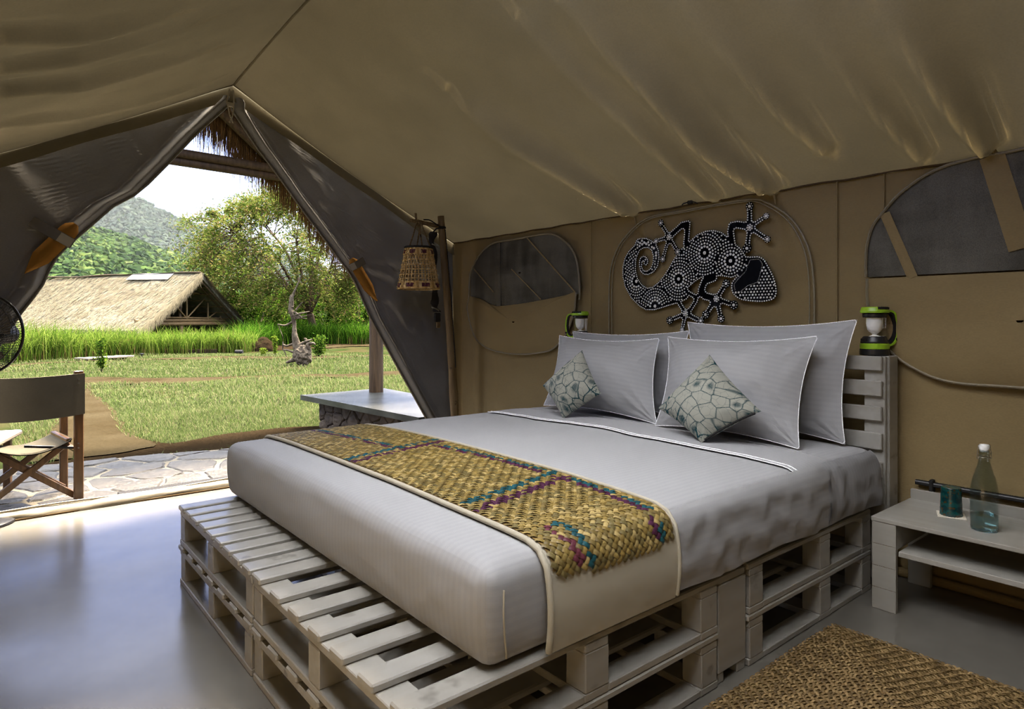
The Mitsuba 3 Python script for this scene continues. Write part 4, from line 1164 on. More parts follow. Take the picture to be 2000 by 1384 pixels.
# ------------------------------------------------------------------ braided rug
rg = thing('rug', 'braided brown straw rug on the dark floor beside the bed', 'rug')
gx0, gx1, gy0, gy1 = .85, 2.585, .16, 1.150
obj('backing', MB().box((gx0 + .004, gy0 + .004, .0006), (gx1 - .004, gy1 - .004, .006), .002), princ(lin(104, 80, 44), .9), rg, False)
pal = np.array([lin(124, 102, 66), lin(112, 90, 56), lin(100, 80, 48), lin(136, 112, 74), lin(88, 70, 42)])
bd = MB(); pitch = .0115; ring = 0
while True:
    o = pitch * (ring + .5)
    if gy1 - gy0 - 2 * o < pitch: break
    cr = [(gx1 - o, gy1 - o), (gx1 - o, gy0 + o), (gx0 + o, gy0 + o), (gx0 + o, gy1 - o)]
    for i in range(4):
        a, b = np.array(cr[i]), np.array(cr[(i + 1) % 4]); L = np.linalg.norm(b - a); t = (b - a) / L; nn = np.array([-t[1], t[0]]); n = max(1, int(L / .0165))
        for k in range(n):
            if RNG.random() < .012: continue
            c = a + t * L * (k + .5) / n; s = 1 if (k + ring) % 2 else -1
            th = s * .55 + RNG.normal(0, .10); d = t * math.cos(th) + nn * math.sin(th); w = np.array([-d[1], d[0]])
            A, B = np.meshgrid(np.linspace(-1, 1, 5), [-1, 0, 1], indexing='ij')
            wob = .004 * math.sin(c[0] * 9 + ring) 
            P = c + A[..., None] * d * .0105 + B[..., None] * w * .0044
            z = .0045 + .0058 * (1 - A ** 2) ** .8 + .0018 * (1 - B ** 2) + RNG.uniform(0, .0015)
            bd.grid(np.concatenate([P + [0, wob * .5], z[..., None]], -1), color=pal[RNG.integers(0, 5)] * RNG.uniform(.85, 1.1))
    ring += 1
cobj('braids', bd, 'vcol', rg, True, kind='stuff')

# ------------------------------------------------------------------ coat pole, basket, strap
cp = thing('coat_pole', 'peeled wooden pole with a cross peg, standing left of the tent window', 'pole')
pl = catmull([(3.150, 4.55, 0), (3.12, 4.55, .4), (3.082, 4.55, 1.0), (3.025, 4.55, 1.6), (2.980, 4.55, 2.075)], 12)
obj('pole', MB().tube(pl, np.interp(np.linspace(0, 1, len(pl)), [0, .5, 1], [.038, .035, .029]) * (1 + .05 * np.sin(np.arange(len(pl)) * .9)), 16), 'pole_wood', cp, True)
pg0, pg1 = np.array([2.985, 4.55, 1.985]), np.array([2.69, 4.55, 2.012])
obj('peg', MB().tube(np.linspace(pg0, pg1, 8), [.019, .018, .018, .017, .017, .016, .016, .015], 12), 'pole_wood', cp, True)
obj('stick', MB().tube([(2.735, 4.55, 2.075), (2.74, 4.548, 2.02), (2.748, 4.53, 1.96)], .009, 8), 'pole_wood', cp, True)
kn = MB(); aa = np.linspace(0, 4 * np.pi, 40)
kn.tube(np.stack([2.985 + .034 * np.cos(aa), 4.55 + .034 * np.sin(aa), 1.97 + .006 * aa / 6], 1), .006, 6)
kn.tube(catmull([(2.955, 4.515, 1.98), (2.90, 4.52, 2.005), (2.85, 4.52, 2.025), (2.80, 4.53, 2.025)], 6), .005, 6)
kn.tube(catmull([(3.005, 4.52, 1.96), (3.03, 4.515, 1.7), (3.07, 4.51, 1.25), (3.105, 4.51, .8)], 8), .0035, 5)
obj('cord', kn, 'black_matte', cp, True, label='black cord lashing')

bk = thing('basket', 'cane basket with purple bands hanging from the wooden peg', 'basket')
bx, by_, zt_, zb_ = 2.728, 4.49, 1.78, 1.453
straw = [lin(206, 172, 108), lin(184, 146, 82), lin(220, 190, 130)]
rz = lambda t: .105 + (.165 - .105) * t ** .9          # radius, t from top to bottom
cane = MB(); n = 34
for k in range(n):
    a0 = 2 * math.pi * k / n; tt = np.linspace(0, 1, 14)
    for tw in (.28, -.28):
        a = a0 + tw * np.sin(tt * np.pi) * 1.0 + tw * tt * 1.3; R = np.array([rz(t) for t in tt]) + (.002 if tw > 0 else -.001)
        cane.tube(np.stack([bx + R * np.cos(a), by_ + R * np.sin(a), zt_ + (zb_ - zt_) * tt], 1), .0029, 4, color=straw[k % 3], caps=False)
cobj('cane', cane, 'vcol_satin', bk, True, kind='stuff')
hoops = MB(); ca = np.linspace(0, 2 * np.pi, 49)
for t in list(np.linspace(.02, .16, 7)) + [.30, .42, .54, .66, .76] + list(np.linspace(.84, 1.0, 8)):
    R = rz(t) + .0035
    for q in range(48):
        a = ca[q:q + 2]; band = (t < .15 and t > .05) or (t > .87 and t < .97)
        col = lin(96, 44, 58) if band and (q // 3) % 2 else straw[q % 3]
        rr = R + .003 * (1 if (q + int(t * 100)) % 2 else -1)
        hoops.tube(np.stack([bx + rr * np.cos(a), by_ + rr * np.sin(a), np.full(2, zt_ + (zb_ - zt_) * t)], 1), .0042, 5, color=col, caps=False)
cobj('woven_bands', hoops, 'vcol_satin', bk, True, label='woven bands with purple squares')
obj('rim', MB().tube(np.stack([bx + .108 * np.cos(ca), by_ + .108 * np.sin(ca), 0 * ca + zt_ + .006], 1), .009, 8), 'black_matte', bk, True, label='black bound rim')
obj('bottom', MB().lathe([(0, zb_ + .006), (.16, zb_ + .004), (.165, zb_)], 40, (bx, by_, 0)), 'pole_wood', bk, True)
hd = MB()
for ang, top in ((-.25, (2.765, 4.53, 2.018)), (math.pi + .25, (2.745, 4.53, 2.018)), (1.2, (2.775, 4.53, 2.018)), (math.pi + 1.3, (2.75, 4.53, 2.018))):
    e = np.array([bx + .105 * math.cos(ang), by_ + .105 * math.sin(ang), zt_]); t = np.linspace(0, 1, 22)[:, None]; c = e + (np.array(top) - e) * t
    for ph in (0, math.pi):
        hd.tube(c + .004 * np.stack([np.cos(t[:, 0] * 34 + ph), np.sin(t[:, 0] * 34 + ph), 0 * t[:, 0]], 1), .0036, 5)
obj('handle', hd, 'pole_wood', bk, True, label='twisted straw handle')

sp = thing('strap', 'dark fabric strap with a buckle hanging behind the basket from the pole', 'strap')
P = []
cl = catmull([(2.945, 4.60, 1.945), (2.93, 4.61, 1.86), (2.955, 4.61, 1.72), (2.945, 4.61, 1.60), (2.965, 4.61, 1.45), (2.955, 4.60, 1.33), (2.975, 4.60, 1.27)], 8)
for k, c in enumerate(cl):
    w = .030 + .008 * math.sin(k * .55); P.append([c + [-w, .008 * math.sin(k), 0], c + [0, -.010, 0], c + [w, -.006 * math.sin(k * .7), 0]])
P = np.array(P); sm = MB(); sm.grid(P); sm.grid(P + [0, .006, 0], flip=True)
obj('webbing', sm, princ(lin(36, 32, 30), .6), sp, True)
obj('webbing', MB().tube(catmull([(2.985, 4.515, 1.97), (2.945, 4.55, 1.97), (2.935, 4.60, 1.94)], 6), .007, 6), 'black_matte', sp, True)
obj('buckle', MB().box((2.945, 4.585, 1.185), (3.005, 4.605, 1.262), .006), 'black_plastic', sp, False)
obj('tab', MB().box((2.965, 4.588, 1.135), (3.002, 4.602, 1.184), .004), 'pole_wood', sp, False, label='tan tab')
for z in (1.84, 1.62, 1.31): obj('slide_ring', MB().tube(catmull([(2.915, 4.59, z), (2.94, 4.585, z - .008), (2.97, 4.588, z - .02), (2.985, 4.59, z - .03)], 5), .006, 6), 'metal', sp, True)

# ------------------------------------------------------------------ stand fan at the left edge
fn_ = thing('stand_fan', 'black stand fan with a wire cage at the left edge', 'fan')
fc = pd(-33, 3.66, 1.121); fr = .228
axis = np.array([-FWD[0], -FWD[1], .02]); axis /= np.linalg.norm(axis)
fx = np.cross([0, 0, 1.], axis); fx /= np.linalg.norm(fx); fy = np.cross(axis, fx)
FP = lambda a, r, h: fc + np.asarray(r)[..., None] * (np.cos(a)[..., None] * fx + np.sin(a)[..., None] * fy) + np.asarray(h)[..., None] * axis
cg = np.linspace(0, 2 * np.pi, 73)
for sgn, nm in ((1, 'front_cage'), (-1, 'rear_cage')):
    w = MB(); prof = lambda t: sgn * (.072 * (1 - t ** 3.2) ** .8 + .004)
    for k in range(84):
        a0 = 2 * np.pi * k / 84; t = np.linspace(.22, 1, 9); w.tube(FP(a0 + .0 + (t - .22) * .5 * sgn, t * fr, prof(t)), .0013, 4, caps=False)
    for t, r_ in ((.22, .002), (.62, .002), (.86, .0016)): w.tube(FP(cg, t * fr + 0 * cg, np.full(73, prof(t))), r_, 4, caps=False)
    obj(nm, w, 'black_plastic', fn_, True)
obj('rim', MB().tube(FP(cg, fr + 0 * cg, 0 * cg), .0075, 8, caps=False), 'black_plastic', fn_, True)
obj('badge', MB().tube([fc + axis * .072, fc + axis * .085], .050, 24), 'black_plastic', fn_, 40)
obj('motor', MB().tube([fc - axis * .05, fc - axis * .08, fc - axis * .20, fc - axis * .22], [.04, .06, .055, .02], 24), 'black_plastic', fn_, 40)
scene['fan_blade'] = princ(lin(118, 112, 104), .35)
for k in range(3):
    a = np.linspace(0, 1.25, 12) + 2 * np.pi * k / 3; r = np.linspace(.05, .19, 10); A, R = np.meshgrid(a, r, indexing='ij')
    h = .018 - .036 * (A - a[0]) / 1.25
    obj('blade', MB().grid(FP(A, R * (1 - .12 * np.cos((A - a[0]) / 1.25 * np.pi) ** 2), h)), 'fan_blade', fn_, True)
fb = pd(-38, 3.76)
obj('pole', MB().tube([fb + [0, 0, .05], fb + [0, 0, .55], fb + [0, 0, .551], fb + [0, 0, 1.12]], [.016, .016, .011, .011], 16), 'black_plastic', fn_, 40)
fbc = np.array([*pd(-30, 3.68)[:2], 0])
obj('base', MB().lathe([(0, 0.0005), (.160, .0005), (.165, .006), (.163, .016), (.150, .026), (.06, .040), (.03, .07), (0, .07)], 56, np.array([fb[0], fb[1], 0])), 'black_plastic', fn_, 35)

# ------------------------------------------------------------------ outdoors: ground, paths, patio
GZ = -.06


def gh(x, y):
    x, y = np.asarray(x, float), np.asarray(y, float); d = x * FWD[0] + y * FWD[1]
    n = meshkit.fbm(np.stack([x * .45, y * .45, 0 * x], -1), 4, 9) - .5
    return GZ - .012 + .16 * n * np.clip((d - 8) / 8, 0, 1) * np.clip((60 - d) / 20, 0, 1)


r = np.r_[np.linspace(0, 60, 150), np.linspace(62, 2200, 60)]
th = np.linspace(-np.pi, np.pi, 241)
Rg, Tg = np.meshgrid(r, th, indexing='ij'); gx_, gy_ = Rg * np.cos(Tg), Rg * np.sin(Tg)
tag('ground', 'mown green lawn around the tent', 'lawn', None, 'structure')
obj('turf', MB().grid(np.stack([gx_, gy_, gh(gx_, gy_)], -1), flip=False), 'lawn_mat', 'ground', True)


def rough(poly, amp, step=.12, seed=0):
    p = sg.Polygon(poly).buffer(.05).buffer(-.05); q = resample(np.array(p.exterior.coords), int(p.exterior.length / step), True)
    q = q + amp * np.stack([nz(np.stack([q[:, 0] * 2.2, q[:, 1] * 2.2, q[:, 0] * 0], -1), seed, 4), nz(np.stack([q[:, 0] * 2.2, q[:, 1] * 2.2, q[:, 0] * 0 + 7], -1), seed, 4)], 1) * 2
    return sg.Polygon(q).buffer(0)


def laid(poly, lift, mat, name, parent=None, label=None):
    mb = MB()
    for g in getattr(poly, 'geoms', [poly]):
        v, f = trimesh.creation.triangulate_polygon(g, engine='earcut'); mb.add(np.stack([v[:, 0], v[:, 1], gh(v[:, 0], v[:, 1]) + lift], 1), f)
    m = mb.mesh()
    for _ in range(2): m = trimesh.Trimesh(*trimesh.remesh.subdivide_to_size(m.vertices, m.faces, .6), process=False) if _ == 0 else m
    m.vertices[:, 2] = gh(m.vertices[:, 0], m.vertices[:, 1]) + lift
    return obj(name, m, mat, parent, False, label=label)


ways = {k: rough(v, .10, .15, s) for s, (k, v) in enumerate(dict(a=SAND_WALK, b=PATH_A, c=PATH_B, d=PATH_C).items())}
soils = {k: rough(v, .10, .15, 20 + s) for s, (k, v) in enumerate(dict(a=SOIL_STRIP, b=SOIL_FAR).items())}
tag('path', 'pale gravel paths winding across the lawn', 'path', None, 'structure')
for k, p in ways.items(): laid(p, .022 + .004 * (k == 'a'), 'sand_mat', 'way', 'path')
tag('bare_soil', 'bare brown soil along the patio and below the far tall grass', 'soil', None, 'structure')
for k, p in soils.items(): laid(p, .016, 'soil_mat', 'patch', 'bare_soil')
bare = shapely.ops.unary_union(list(ways.values()) + list(soils.values()))

obj('bounce_apron', MB().box((-6.0, -6, -.2), (-.78, 5.4, -.055), .01), 'sand_mat', 'path', False, label='unseen pale gravel added beside the tent to bounce light in')  # unseen ground, added as a pale bounce surface for the tent

tag('patio', 'patio of irregular grey paving stones outside the tent', 'patio', None, 'structure')
PP = sg.Polygon([(-1.3, 4.99), (2.98, 4.99), (2.98, 5.6), (2.75, 6.2), (1.85, 6.50), (1.2, 6.68), (.6, 6.74), (.2, 6.82), (-1.3, 6.9)])
obj('mortar_bed', MB().tri(trimesh.creation.extrude_polygon(PP.buffer(.02), .06, engine='earcut'), M=rotz(0, (0, 0, -.1015))), 'mortar', 'patio', False)
rg2 = np.random.default_rng(5); pts = []
while len(pts) < 72:
    q = np.array([rg2.uniform(-1.4, 3.1), rg2.uniform(4.9, 7.0)])
    if all(np.hypot(*((q - p) * [1, 1.25])) > .27 for p in pts): pts.append(q)
    elif rg2.random() < .002: break
vd = shapely.voronoi_polygons(sg.MultiPoint(pts), extend_to=PP.envelope.buffer(1))
for g in vd.geoms:
    g = g.intersection(PP).buffer(-.026).buffer(.019)
    for h in getattr(g, 'geoms', [g]):
        if h.is_empty or h.area < .006: continue
        q = resample(np.array(h.exterior.coords)[:-1], 16, True); q += rg2.normal(0, .006, q.shape); h = sg.Polygon(q).buffer(0)
        if h.geom_type != 'Polygon': continue
        tlt = rg2.normal(0, .008, 2); zc = -.034 + rg2.uniform(-.006, .006); c = np.array(h.centroid.coords[0])
        n = len(h.exterior.coords) - 1; o = np.array(h.exterior.coords)[:n]; i_ = c + (o - c) * .90
        za = lambda p: zc + (p - c) @ tlt
        mb = MB(); k = np.arange(n)
        v = np.vstack([np.c_[o, np.full(n, -.07)], np.c_[o, za(o) - .012], np.c_[i_, za(i_)], [[*c, zc + .002]]])
        f = np.vstack([np.stack([a + k, a + (k + 1) % n, a + n + (k + 1) % n], 1) for a in (0, n)] + [np.stack([a + k, a + n + (k + 1) % n, a + n + k], 1) for a in (0, n)] + [np.stack([2 * n + k, 2 * n + (k + 1) % n, k * 0 + 3 * n], 1)])
        if sg.LinearRing(o).is_ccw is False: f = f[:, ::-1]
        obj('stone', mb.add(v, f), 'paving_rock', 'patio', False)

dm_ = thing('doormat', 'black doormat on the patio just outside the tent sill', 'doormat')
obj('pile', MB().box((.74, 4.975, -.030), (1.80, 5.27, -.012), .004), 'black_matte', dm_, False)

# bench with its veranda post
bn = thing('stone_bench', 'stone bench with a polished concrete slab, beside the doorway', 'bench')
SLAB = sg.Polygon([(2.895, 7.42), (3.05, 5.02), (3.95, 4.99), (4.02, 7.50)])
sl_ = trimesh.creation.extrude_polygon(SLAB, .058, engine='earcut'); sl_.apply_translation([0, 0, .262])
obj('slab', sl_, 'slab_concrete', bn, False, label='polished concrete slab')
core = SLAB.buffer(-.17, join_style=2)
cm = trimesh.creation.extrude_polygon(core, .36, engine='earcut'); cm.apply_translation([0, 0, -.10]); obj('core', cm, 'mortar', bn, False)
cc = np.array(core.exterior.coords)[:-1]
rg3 = np.random.default_rng(12)
for i in range(len(cc)):
    a, b = cc[i], cc[(i + 1) % len(cc)]; L = np.linalg.norm(b - a); t = (b - a) / L; nn = np.array([t[1], -t[0]])
    if nn @ (a - np.array(core.centroid.coords[0])) < 0: nn = -nn
    if nn @ np.array([-1., -.3]) < 0 and nn @ np.array([0, -1.]) < 0.5: continue
    ps = []
    for _ in range(4000):
        q = np.array([rg3.uniform(0, L), rg3.uniform(-.10, .26)])
        if all(np.hypot(*((q - p) * [.8, 1])) > .14 for p in ps): ps.append(q)
    R2 = sg.box(0, -.10, L, .2605)
    for g in shapely.voronoi_polygons(sg.MultiPoint(ps), extend_to=R2).geoms:
        g = g.intersection(R2).buffer(-.003)
        if g.geom_type != 'Polygon' or g.area < .002: continue
        q = resample(np.array(g.exterior.coords)[:-1], 12, True); c = q.mean(0); n = 12; k = np.arange(n)
        w3 = lambda p, d: np.c_[a + p[:, :1] * t + nn * d, p[:, 1]]
        dep = .022 + rg3.uniform(0, .018)
        v = np.vstack([w3(q, 0.0), w3(q, dep * .6), w3(c + (q - c) * .86, dep), w3(c[None], dep + .006)])
        f = np.vstack([np.stack([s_ + k, s_ + (k + 1) % n, s_ + n + (k + 1) % n], 1) for s_ in (0, n)] + [np.stack([s_ + k, s_ + n + (k + 1) % n, s_ + n + k], 1) for s_ in (0, n)] + [np.stack([2 * n + k, 2 * n + (k + 1) % n, k * 0 + 3 * n], 1)])
        obj('stone', MB().add(v, f), 'mason_rock', bn, False)

vp = thing('veranda_post', 'round brown wooden post standing on the stone bench', 'post')
obj('trunk', MB().tube([(3.735, 7.14, z) for z in np.linspace(.3205, 3.1, 12)], np.linspace(.086, .078, 12), 24), 'dark_wood', vp, True)
vr = thing('veranda_roof', 'thatched veranda roof with wooden rafters over the tent entrance', 'thatched roof')
apx = np.array([1.62, 3.70]); 
for s in (1, -1):
    e = apx + np.array([s * 2.75, -2.25])
    for yv in ((7.2,)):
        obj('rafter', MB().tube([(apx[0], yv, apx[1] - .02), ((apx[0] + e[0]) / 2, yv, (apx[1] + e[1]) / 2 - .02), (e[0], yv, e[1] - .02)], [.055, .052, .05], 14), 'dark_wood', vr, True)
    g = np.linspace(0, 1, 12); y = np.linspace(6.2, 7.42, 5); Gg, Yg = np.meshgrid(g, y, indexing='ij')
    P = np.stack([apx[0] + (e[0] - apx[0]) * Gg, Yg, apx[1] + .06 + (e[1] - apx[1]) * Gg], -1)
    mb = MB(); mb.grid(P); mb.grid(P + [0, 0, .16], flip=True)
    scene.setdefault('thatch_dark', princ(lin(92, 72, 48), .9)); obj('thatch_bed', mb, 'thatch_dark', vr, True)
    for k in range(1, 5):
        c = apx + (e - apx) * k / 5; obj('batten', MB().tube([(c[0], 6.2, c[1] + .045), (c[0], 7.4, c[1] + .045)], .018, 8), 'dark_wood', vr, True)
for dz, bow in ((0, .02), (-.062, .008)):
    xs = np.linspace(-.6, 4.1, 24); obj('tie_beam', MB().tube(np.stack([xs, xs * 0 + 7.13 + .05 * (dz < 0), 2.865 + dz + bow * np.cos((xs - 1.6) * .8) - .012 * (xs - 1.5)], 1), (.046), 14), 'dark_wood', vr, True)
obj('ridge_pole', MB().tube([(apx[0], 6.2, apx[1] + .0), (apx[0], 7.45, apx[1] + .0)], .05, 12), 'dark_wood', vr, True)
fr_ = MB(); rg4 = np.random.default_rng(3)
for k in range(5200):
    s = 1 if rg4.random() < .68 else -1; t = rg4.uniform(-.02, 1.0); c = apx + np.array([s * 2.75, -2.25]) * t; y = 7.42 + rg4.normal(0, .07)
    L = rg4.uniform(.22, .50) * (.85 + .3 * meshkit.noise(np.array([t * 14, s * 3., 0]))); z = c[1] + rg4.uniform(.0, .2)
    lean = np.array([s * rg4.uniform(.0, .10) + rg4.normal(0, .035), rg4.normal(.03, .05), -1.]); w = rg4.uniform(.002, .0055)
    a = np.array([c[0], y, z]); ts = np.linspace(0, 1, 4)[:, None]; p = a + lean * L * ts + np.array([0, .05, 0]) * ts ** 2
    P = np.stack([p - [w, 0, 0] * (1 - ts * .7), p + [w, 0, 0] * (1 - ts * .7)], 1)
    fr_.grid(P, color=np.array(lin(104, 80, 50)) * rg4.uniform(.35, 1.1))
cobj('straw_fringe', fr_, 'vcol_matte', vr, False, kind='stuff')

# ------------------------------------------------------------------ folding chair and low table on the patio
ch = thing('folding_chair', 'wooden folding chair with dark canvas back and seat on the patio', 'chair')
A = np.array([.540, 5.280, -.030]); fw = np.array([-.13, .9915, 0]); lf = np.array([-.9915, -.13, 0]); U3 = np.array([0, 0, 1.])
CM = frame(A, lf, fw, U3)       # local: x to the left, y towards the front, z up
loc = lambda p: np.asarray(p, float) @ CM[:3, :3].T + CM[:3, 3]


def bar(name, a, b, w, d, mat='brown_wood', side=None, label=None):
    a, b = np.array(a, float), np.array(b, float); z = (b - a) / np.linalg.norm(b - a); L = np.linalg.norm(b - a)
    s = np.array(side if side is not None else (0, 1, 0), float); s = s - z * (s @ z); s /= np.linalg.norm(s); x = np.cross(s, z)
    M = frame(loc(a), CM[:3, :3] @ x, CM[:3, :3] @ s, CM[:3, :3] @ z)
    return obj(name, MB().box((-w / 2, -d / 2, 0), (w / 2, d / 2, L), .005, M=M), mat, ch, False, label=label)


CW, CD = .585, .40
for x in (0.028, CW - .028):
    bar('post', (x, 0, 0), (x, 0, .885), .056, .028)
    bar('front_post', (x, CD, 0), (x, CD, .62), .050, .028)
    bar('arm', (x, -.02, .635), (x, CD + .05, .635), .060, .022, side=(0, 0, 1))
    bar('rail', (x, .016, .335), (x, CD - .016, .335), .040, .022, side=(0, 0, 1))
for y, dx in ((.05, 0), (CD - .05, .02)):
    bar('cross_leg', (.075, y, .40), (CW - .03, y, .02), .042, .018)
    bar('cross_leg', (CW - .075, y + .021, .40), (.03, y + .021, .02), .042, .018)
for x in (.085, CW - .085): bar('seat_rail', (x, -.005, .415), (x, CD + .03, .415), .030, .03, side=(0, 0, 1))
scene['chair_canvas'] = diffuse(canvas_fn(lin(84, 80, 70), lin(70, 66, 58)))
t = np.linspace(0, 1, 30); zc_ = np.linspace(.590, .868, 10)
P = np.array([[loc((-.004 + (CW + .008) * a, -.022 - .045 * math.sin(math.pi * a) * 0 + .03 * math.sin(math.pi * min(1, max(0, (a - .11) / .78))), z - .022 * math.sin(math.pi * a) * (1 - .3 * (z > .7)))) for z in zc_] for a in t])
Pb = np.array([[loc((-.004 + (CW + .008) * a, .020 + .006 * math.sin(math.pi * a), z - .022 * math.sin(math.pi * a) * (1 - .3 * (z > .7)))) for z in zc_] for a in t])
mb = MB(); mb.grid(P); mb.grid(Pb, flip=True)
for e in (0, -1): mb.grid(np.stack([P[e], Pb[e]]), flip=(e == 0))
mb.grid(np.stack([P[:, -1], Pb[:, -1]]), flip=True); mb.grid(np.stack([P[:, 0], Pb[:, 0]]))
obj('back_canvas', mb, 'chair_canvas', ch, 30, label='dark grey canvas back')
ys_ = np.linspace(-.02, CD + .045, 10)
P = np.array([[loc((.068 + (CW - .136) * a, y, .430 - .075 * math.sin(math.pi * a) ** .8)) for y in ys_] for a in np.linspace(0, 1, 26)])
mb = MB(); mb.grid(P); mb.grid(P - [0, 0, .006], flip=True); obj('seat_canvas', mb, 'chair_canvas', ch, True, label='dark grey sling seat')
for x, z in ((.012, .36), (.012, .70)):
    for dz in (0, .03): obj('screw', MB().tube([loc((x + .02, -.0145 - .008 * (z > .5), z + .10 * (z > .5) + dz)), loc((x + .02, -.020 - .006 * (z > .5), z + .1 * (z > .5) + dz))], .0045, 8), 'metal', ch, 40)
obj('spreader', MB().box((.02, .02, .345), (.34, .032, .362), .002, M=CM @ np.array([[.985, 0, -.17, .05], [0, 1, 0, 0], [.17, 0, .985, 0], [0, 0, 0, 1.]])), 'black_plastic', ch, False, label='black steel strip')

lt = thing('low_table', 'low grey wooden table at the left edge, beyond the folding chair', 'table')
scene['grey_wood'] = princ(lin(128, 118, 108), .4)
M = frame((.235, 5.93, 0), np.array([-.28, -.96, 0]), np.array([-.96, .28, 0]), U3)
tp = MB(); tp.box((0, 0, .362), (.62, .55, .401), .012, M=M); obj('top', tp, 'grey_wood', lt, False)
for x in (.05, .53):
    for y in (.05, .46): obj('leg', MB().box((x, y, -.031), (x + .045, y + .045, .3618), .003, M=M), 'brown_wood', lt, False)

# ------------------------------------------------------------------ grass
_lin = lin


def lin(*c): return [x * OUTK for x in _lin(*c)]


rg5 = np.random.default_rng(21)
patio_zone = PP.buffer(.05).union(SLAB)
from shapely import prepared
pz, pb = prepared.prep(patio_zone), prepared.prep(bare.buffer(-.06))


def blades(n, d0, d1, px0, px1, h0, h1, wd, clump, cols, name, label):
    mb_v, mb_c = [], []; lst = []
    d = np.sqrt(rg5.uniform(d0 ** 2, d1 ** 2, n)); px = rg5.uniform(px0, px1, n); rr = (px - 1000) / 1255 * d
    X = rr[:, None] * RIGHT + d[:, None] * FWD
    keep = [not pb.contains(sg.Point(p)) and not pz.contains(sg.Point(p)) for p in X]; X = X[keep]; d = d[keep]; n = len(X)
    z = gh(X[:, 0], X[:, 1]); h = rg5.uniform(h0, h1, n) * (.55 + .9 * meshkit.noise(np.c_[X * 1.1, z * 0])); a = rg5.uniform(0, 2 * np.pi, n); ln = rg5.uniform(.2, .9, n)
    w = wd * rg5.uniform(.7, 1.4, n); s = np.c_[-np.sin(a), np.cos(a)]; o = np.c_[np.cos(a), np.sin(a)]
    base = np.c_[X, z - .01]; mid = base + np.c_[o * (ln * h * .4)[:, None], h * .65]; tip = base + np.c_[o * (ln * h)[:, None], h]
    S = np.c_[s, np.zeros(n)] * w[:, None]
    V = np.stack([base - S, base + S, mid - S * .8, mid + S * .8, tip], 1).reshape(-1, 3)
    k = np.arange(n)[:, None] * 5; F = (k[..., None] + np.array([[0, 1, 3], [0, 3, 2], [2, 3, 4]])).reshape(-1, 3)
    C = np.array(cols)[rg5.integers(0, len(cols), n)] * rg5.uniform(.75, 1.2, (n, 1)); C = np.repeat(C, 5, 0)
    return V, F, C


cols = [lin(146, 162, 100), lin(124, 146, 80), lin(164, 176, 118), lin(108, 132, 70), lin(172, 170, 124)]
mb = MB()
for args in ((26000, 5.6, 9.5, 20, 860, .04, .085, .0036), (26000, 9.5, 14.5, 0, 860, .05, .10, .006), (20000, 14.5, 24, 0, 860, .05, .11, .010)):
    V, F, C = blades(*args, None, cols, '', ''); mb.add(V, F, C)
g = thing('lawn_grass', 'short green lawn grass blades', 'grass', None, 'stuff')
scene[g] = ply(mb.mesh(), 'leaf', False, color=mb.colors())


def tall(n, centres, h0, h1, cols, wd):
    V, F, C = [], [], []; m = 6; off = 0
    for i in range(n):
        c, sp, hs = centres[rg5.integers(0, len(centres))]
        b = np.array([c[0] + rg5.normal(0, sp), c[1] + rg5.normal(0, sp)]); h = rg5.uniform(h0, h1) * hs; a = rg5.uniform(0, 2 * np.pi); o = np.array([math.cos(a), math.sin(a), 0]); s = np.array([-o[1], o[0], 0]) * wd * rg5.uniform(.6, 1.3)
        ln = rg5.uniform(.08, .75) ; t = np.linspace(0, 1, m)[:, None]; dr_ = rg5.uniform(0, .55)
        p = np.r_[b, gh(*b) - .02] + o * (ln * h) * t ** 2 + np.array([0, 0, h]) * (t - dr_ * t ** 4)
        w = (1 - t ** 2.2) * .9 + .1
        V.append(np.stack([p - s * w, p + s * w], 1).reshape(-1, 3)); q = np.arange(m - 1) * 2
        F.append(np.vstack([np.stack([q, q + 1, q + 3], 1), np.stack([q, q + 3, q + 2], 1)]) + off); off += 2 * m
        col = np.array(cols[rg5.integers(0, len(cols))]) * rg5.uniform(.7, 1.2); dry = np.array(lin(150, 128, 84))
        k = (rg5.random() < .22)
        C.append(np.repeat(np.where(np.arange(m)[:, None] < 2 + 4 * (rg5.random() < .06), dry, col) if k else np.broadcast_to(col, (m, 3)), 2, 0))
    return np.vstack(V), np.vstack(F), np.vstack(C)


tcols = [lin(136, 172, 62), lin(112, 150, 50), lin(170, 194, 92), lin(88, 124, 44), lin(150, 180, 74)]
cen = []
for px in np.linspace(-60, 480, 58):
    dB = np.interp(px, [-60, 0, 120, 250, 330, 480], [17.6, 18.4, 20.4, 23.0, 24.0, 25.0])
    for k in range(4):
        d = dB + .35 + k * .55 + rg5.normal(0, .15); hs = np.interp(px, [-60, 100, 300, 480], [1.22, 1.12, .98, .95]) * rg5.uniform(.78, 1.12)
        cen.append((pd(px + rg5.normal(0, 5), d)[:2], .17, hs))
tg = thing('tall_grass', 'belt of tall bright green grass in front of the thatched hut', 'tall grass', None, 'stuff')
V, F, C = tall(11000, cen, .85, 1.20, tcols, .011); scene[tg] = ply(trimesh.Trimesh(V, F, process=False), 'leaf', False, color=C)
cen = []
for px in np.linspace(470, 780, 40):
    for k in range(3): cen.append((pd(px + rg5.normal(0, 3), np.interp(px, [470, 560, 780], [27, 33, 34]) + k * .7)[:2], .25, rg5.uniform(.85, 1.25)))
tg = thing('tall_grass', 'belt of darker tall grass under the spreading tree, right of the hut', 'tall grass', None, 'stuff')
V, F, C = tall(7000, cen, .9, 1.35, [lin(96, 150, 40), lin(78, 128, 36), lin(120, 168, 52), lin(64, 108, 34)], .014); scene[tg] = ply(trimesh.Trimesh(V, F, process=False), 'leaf', False, color=C)

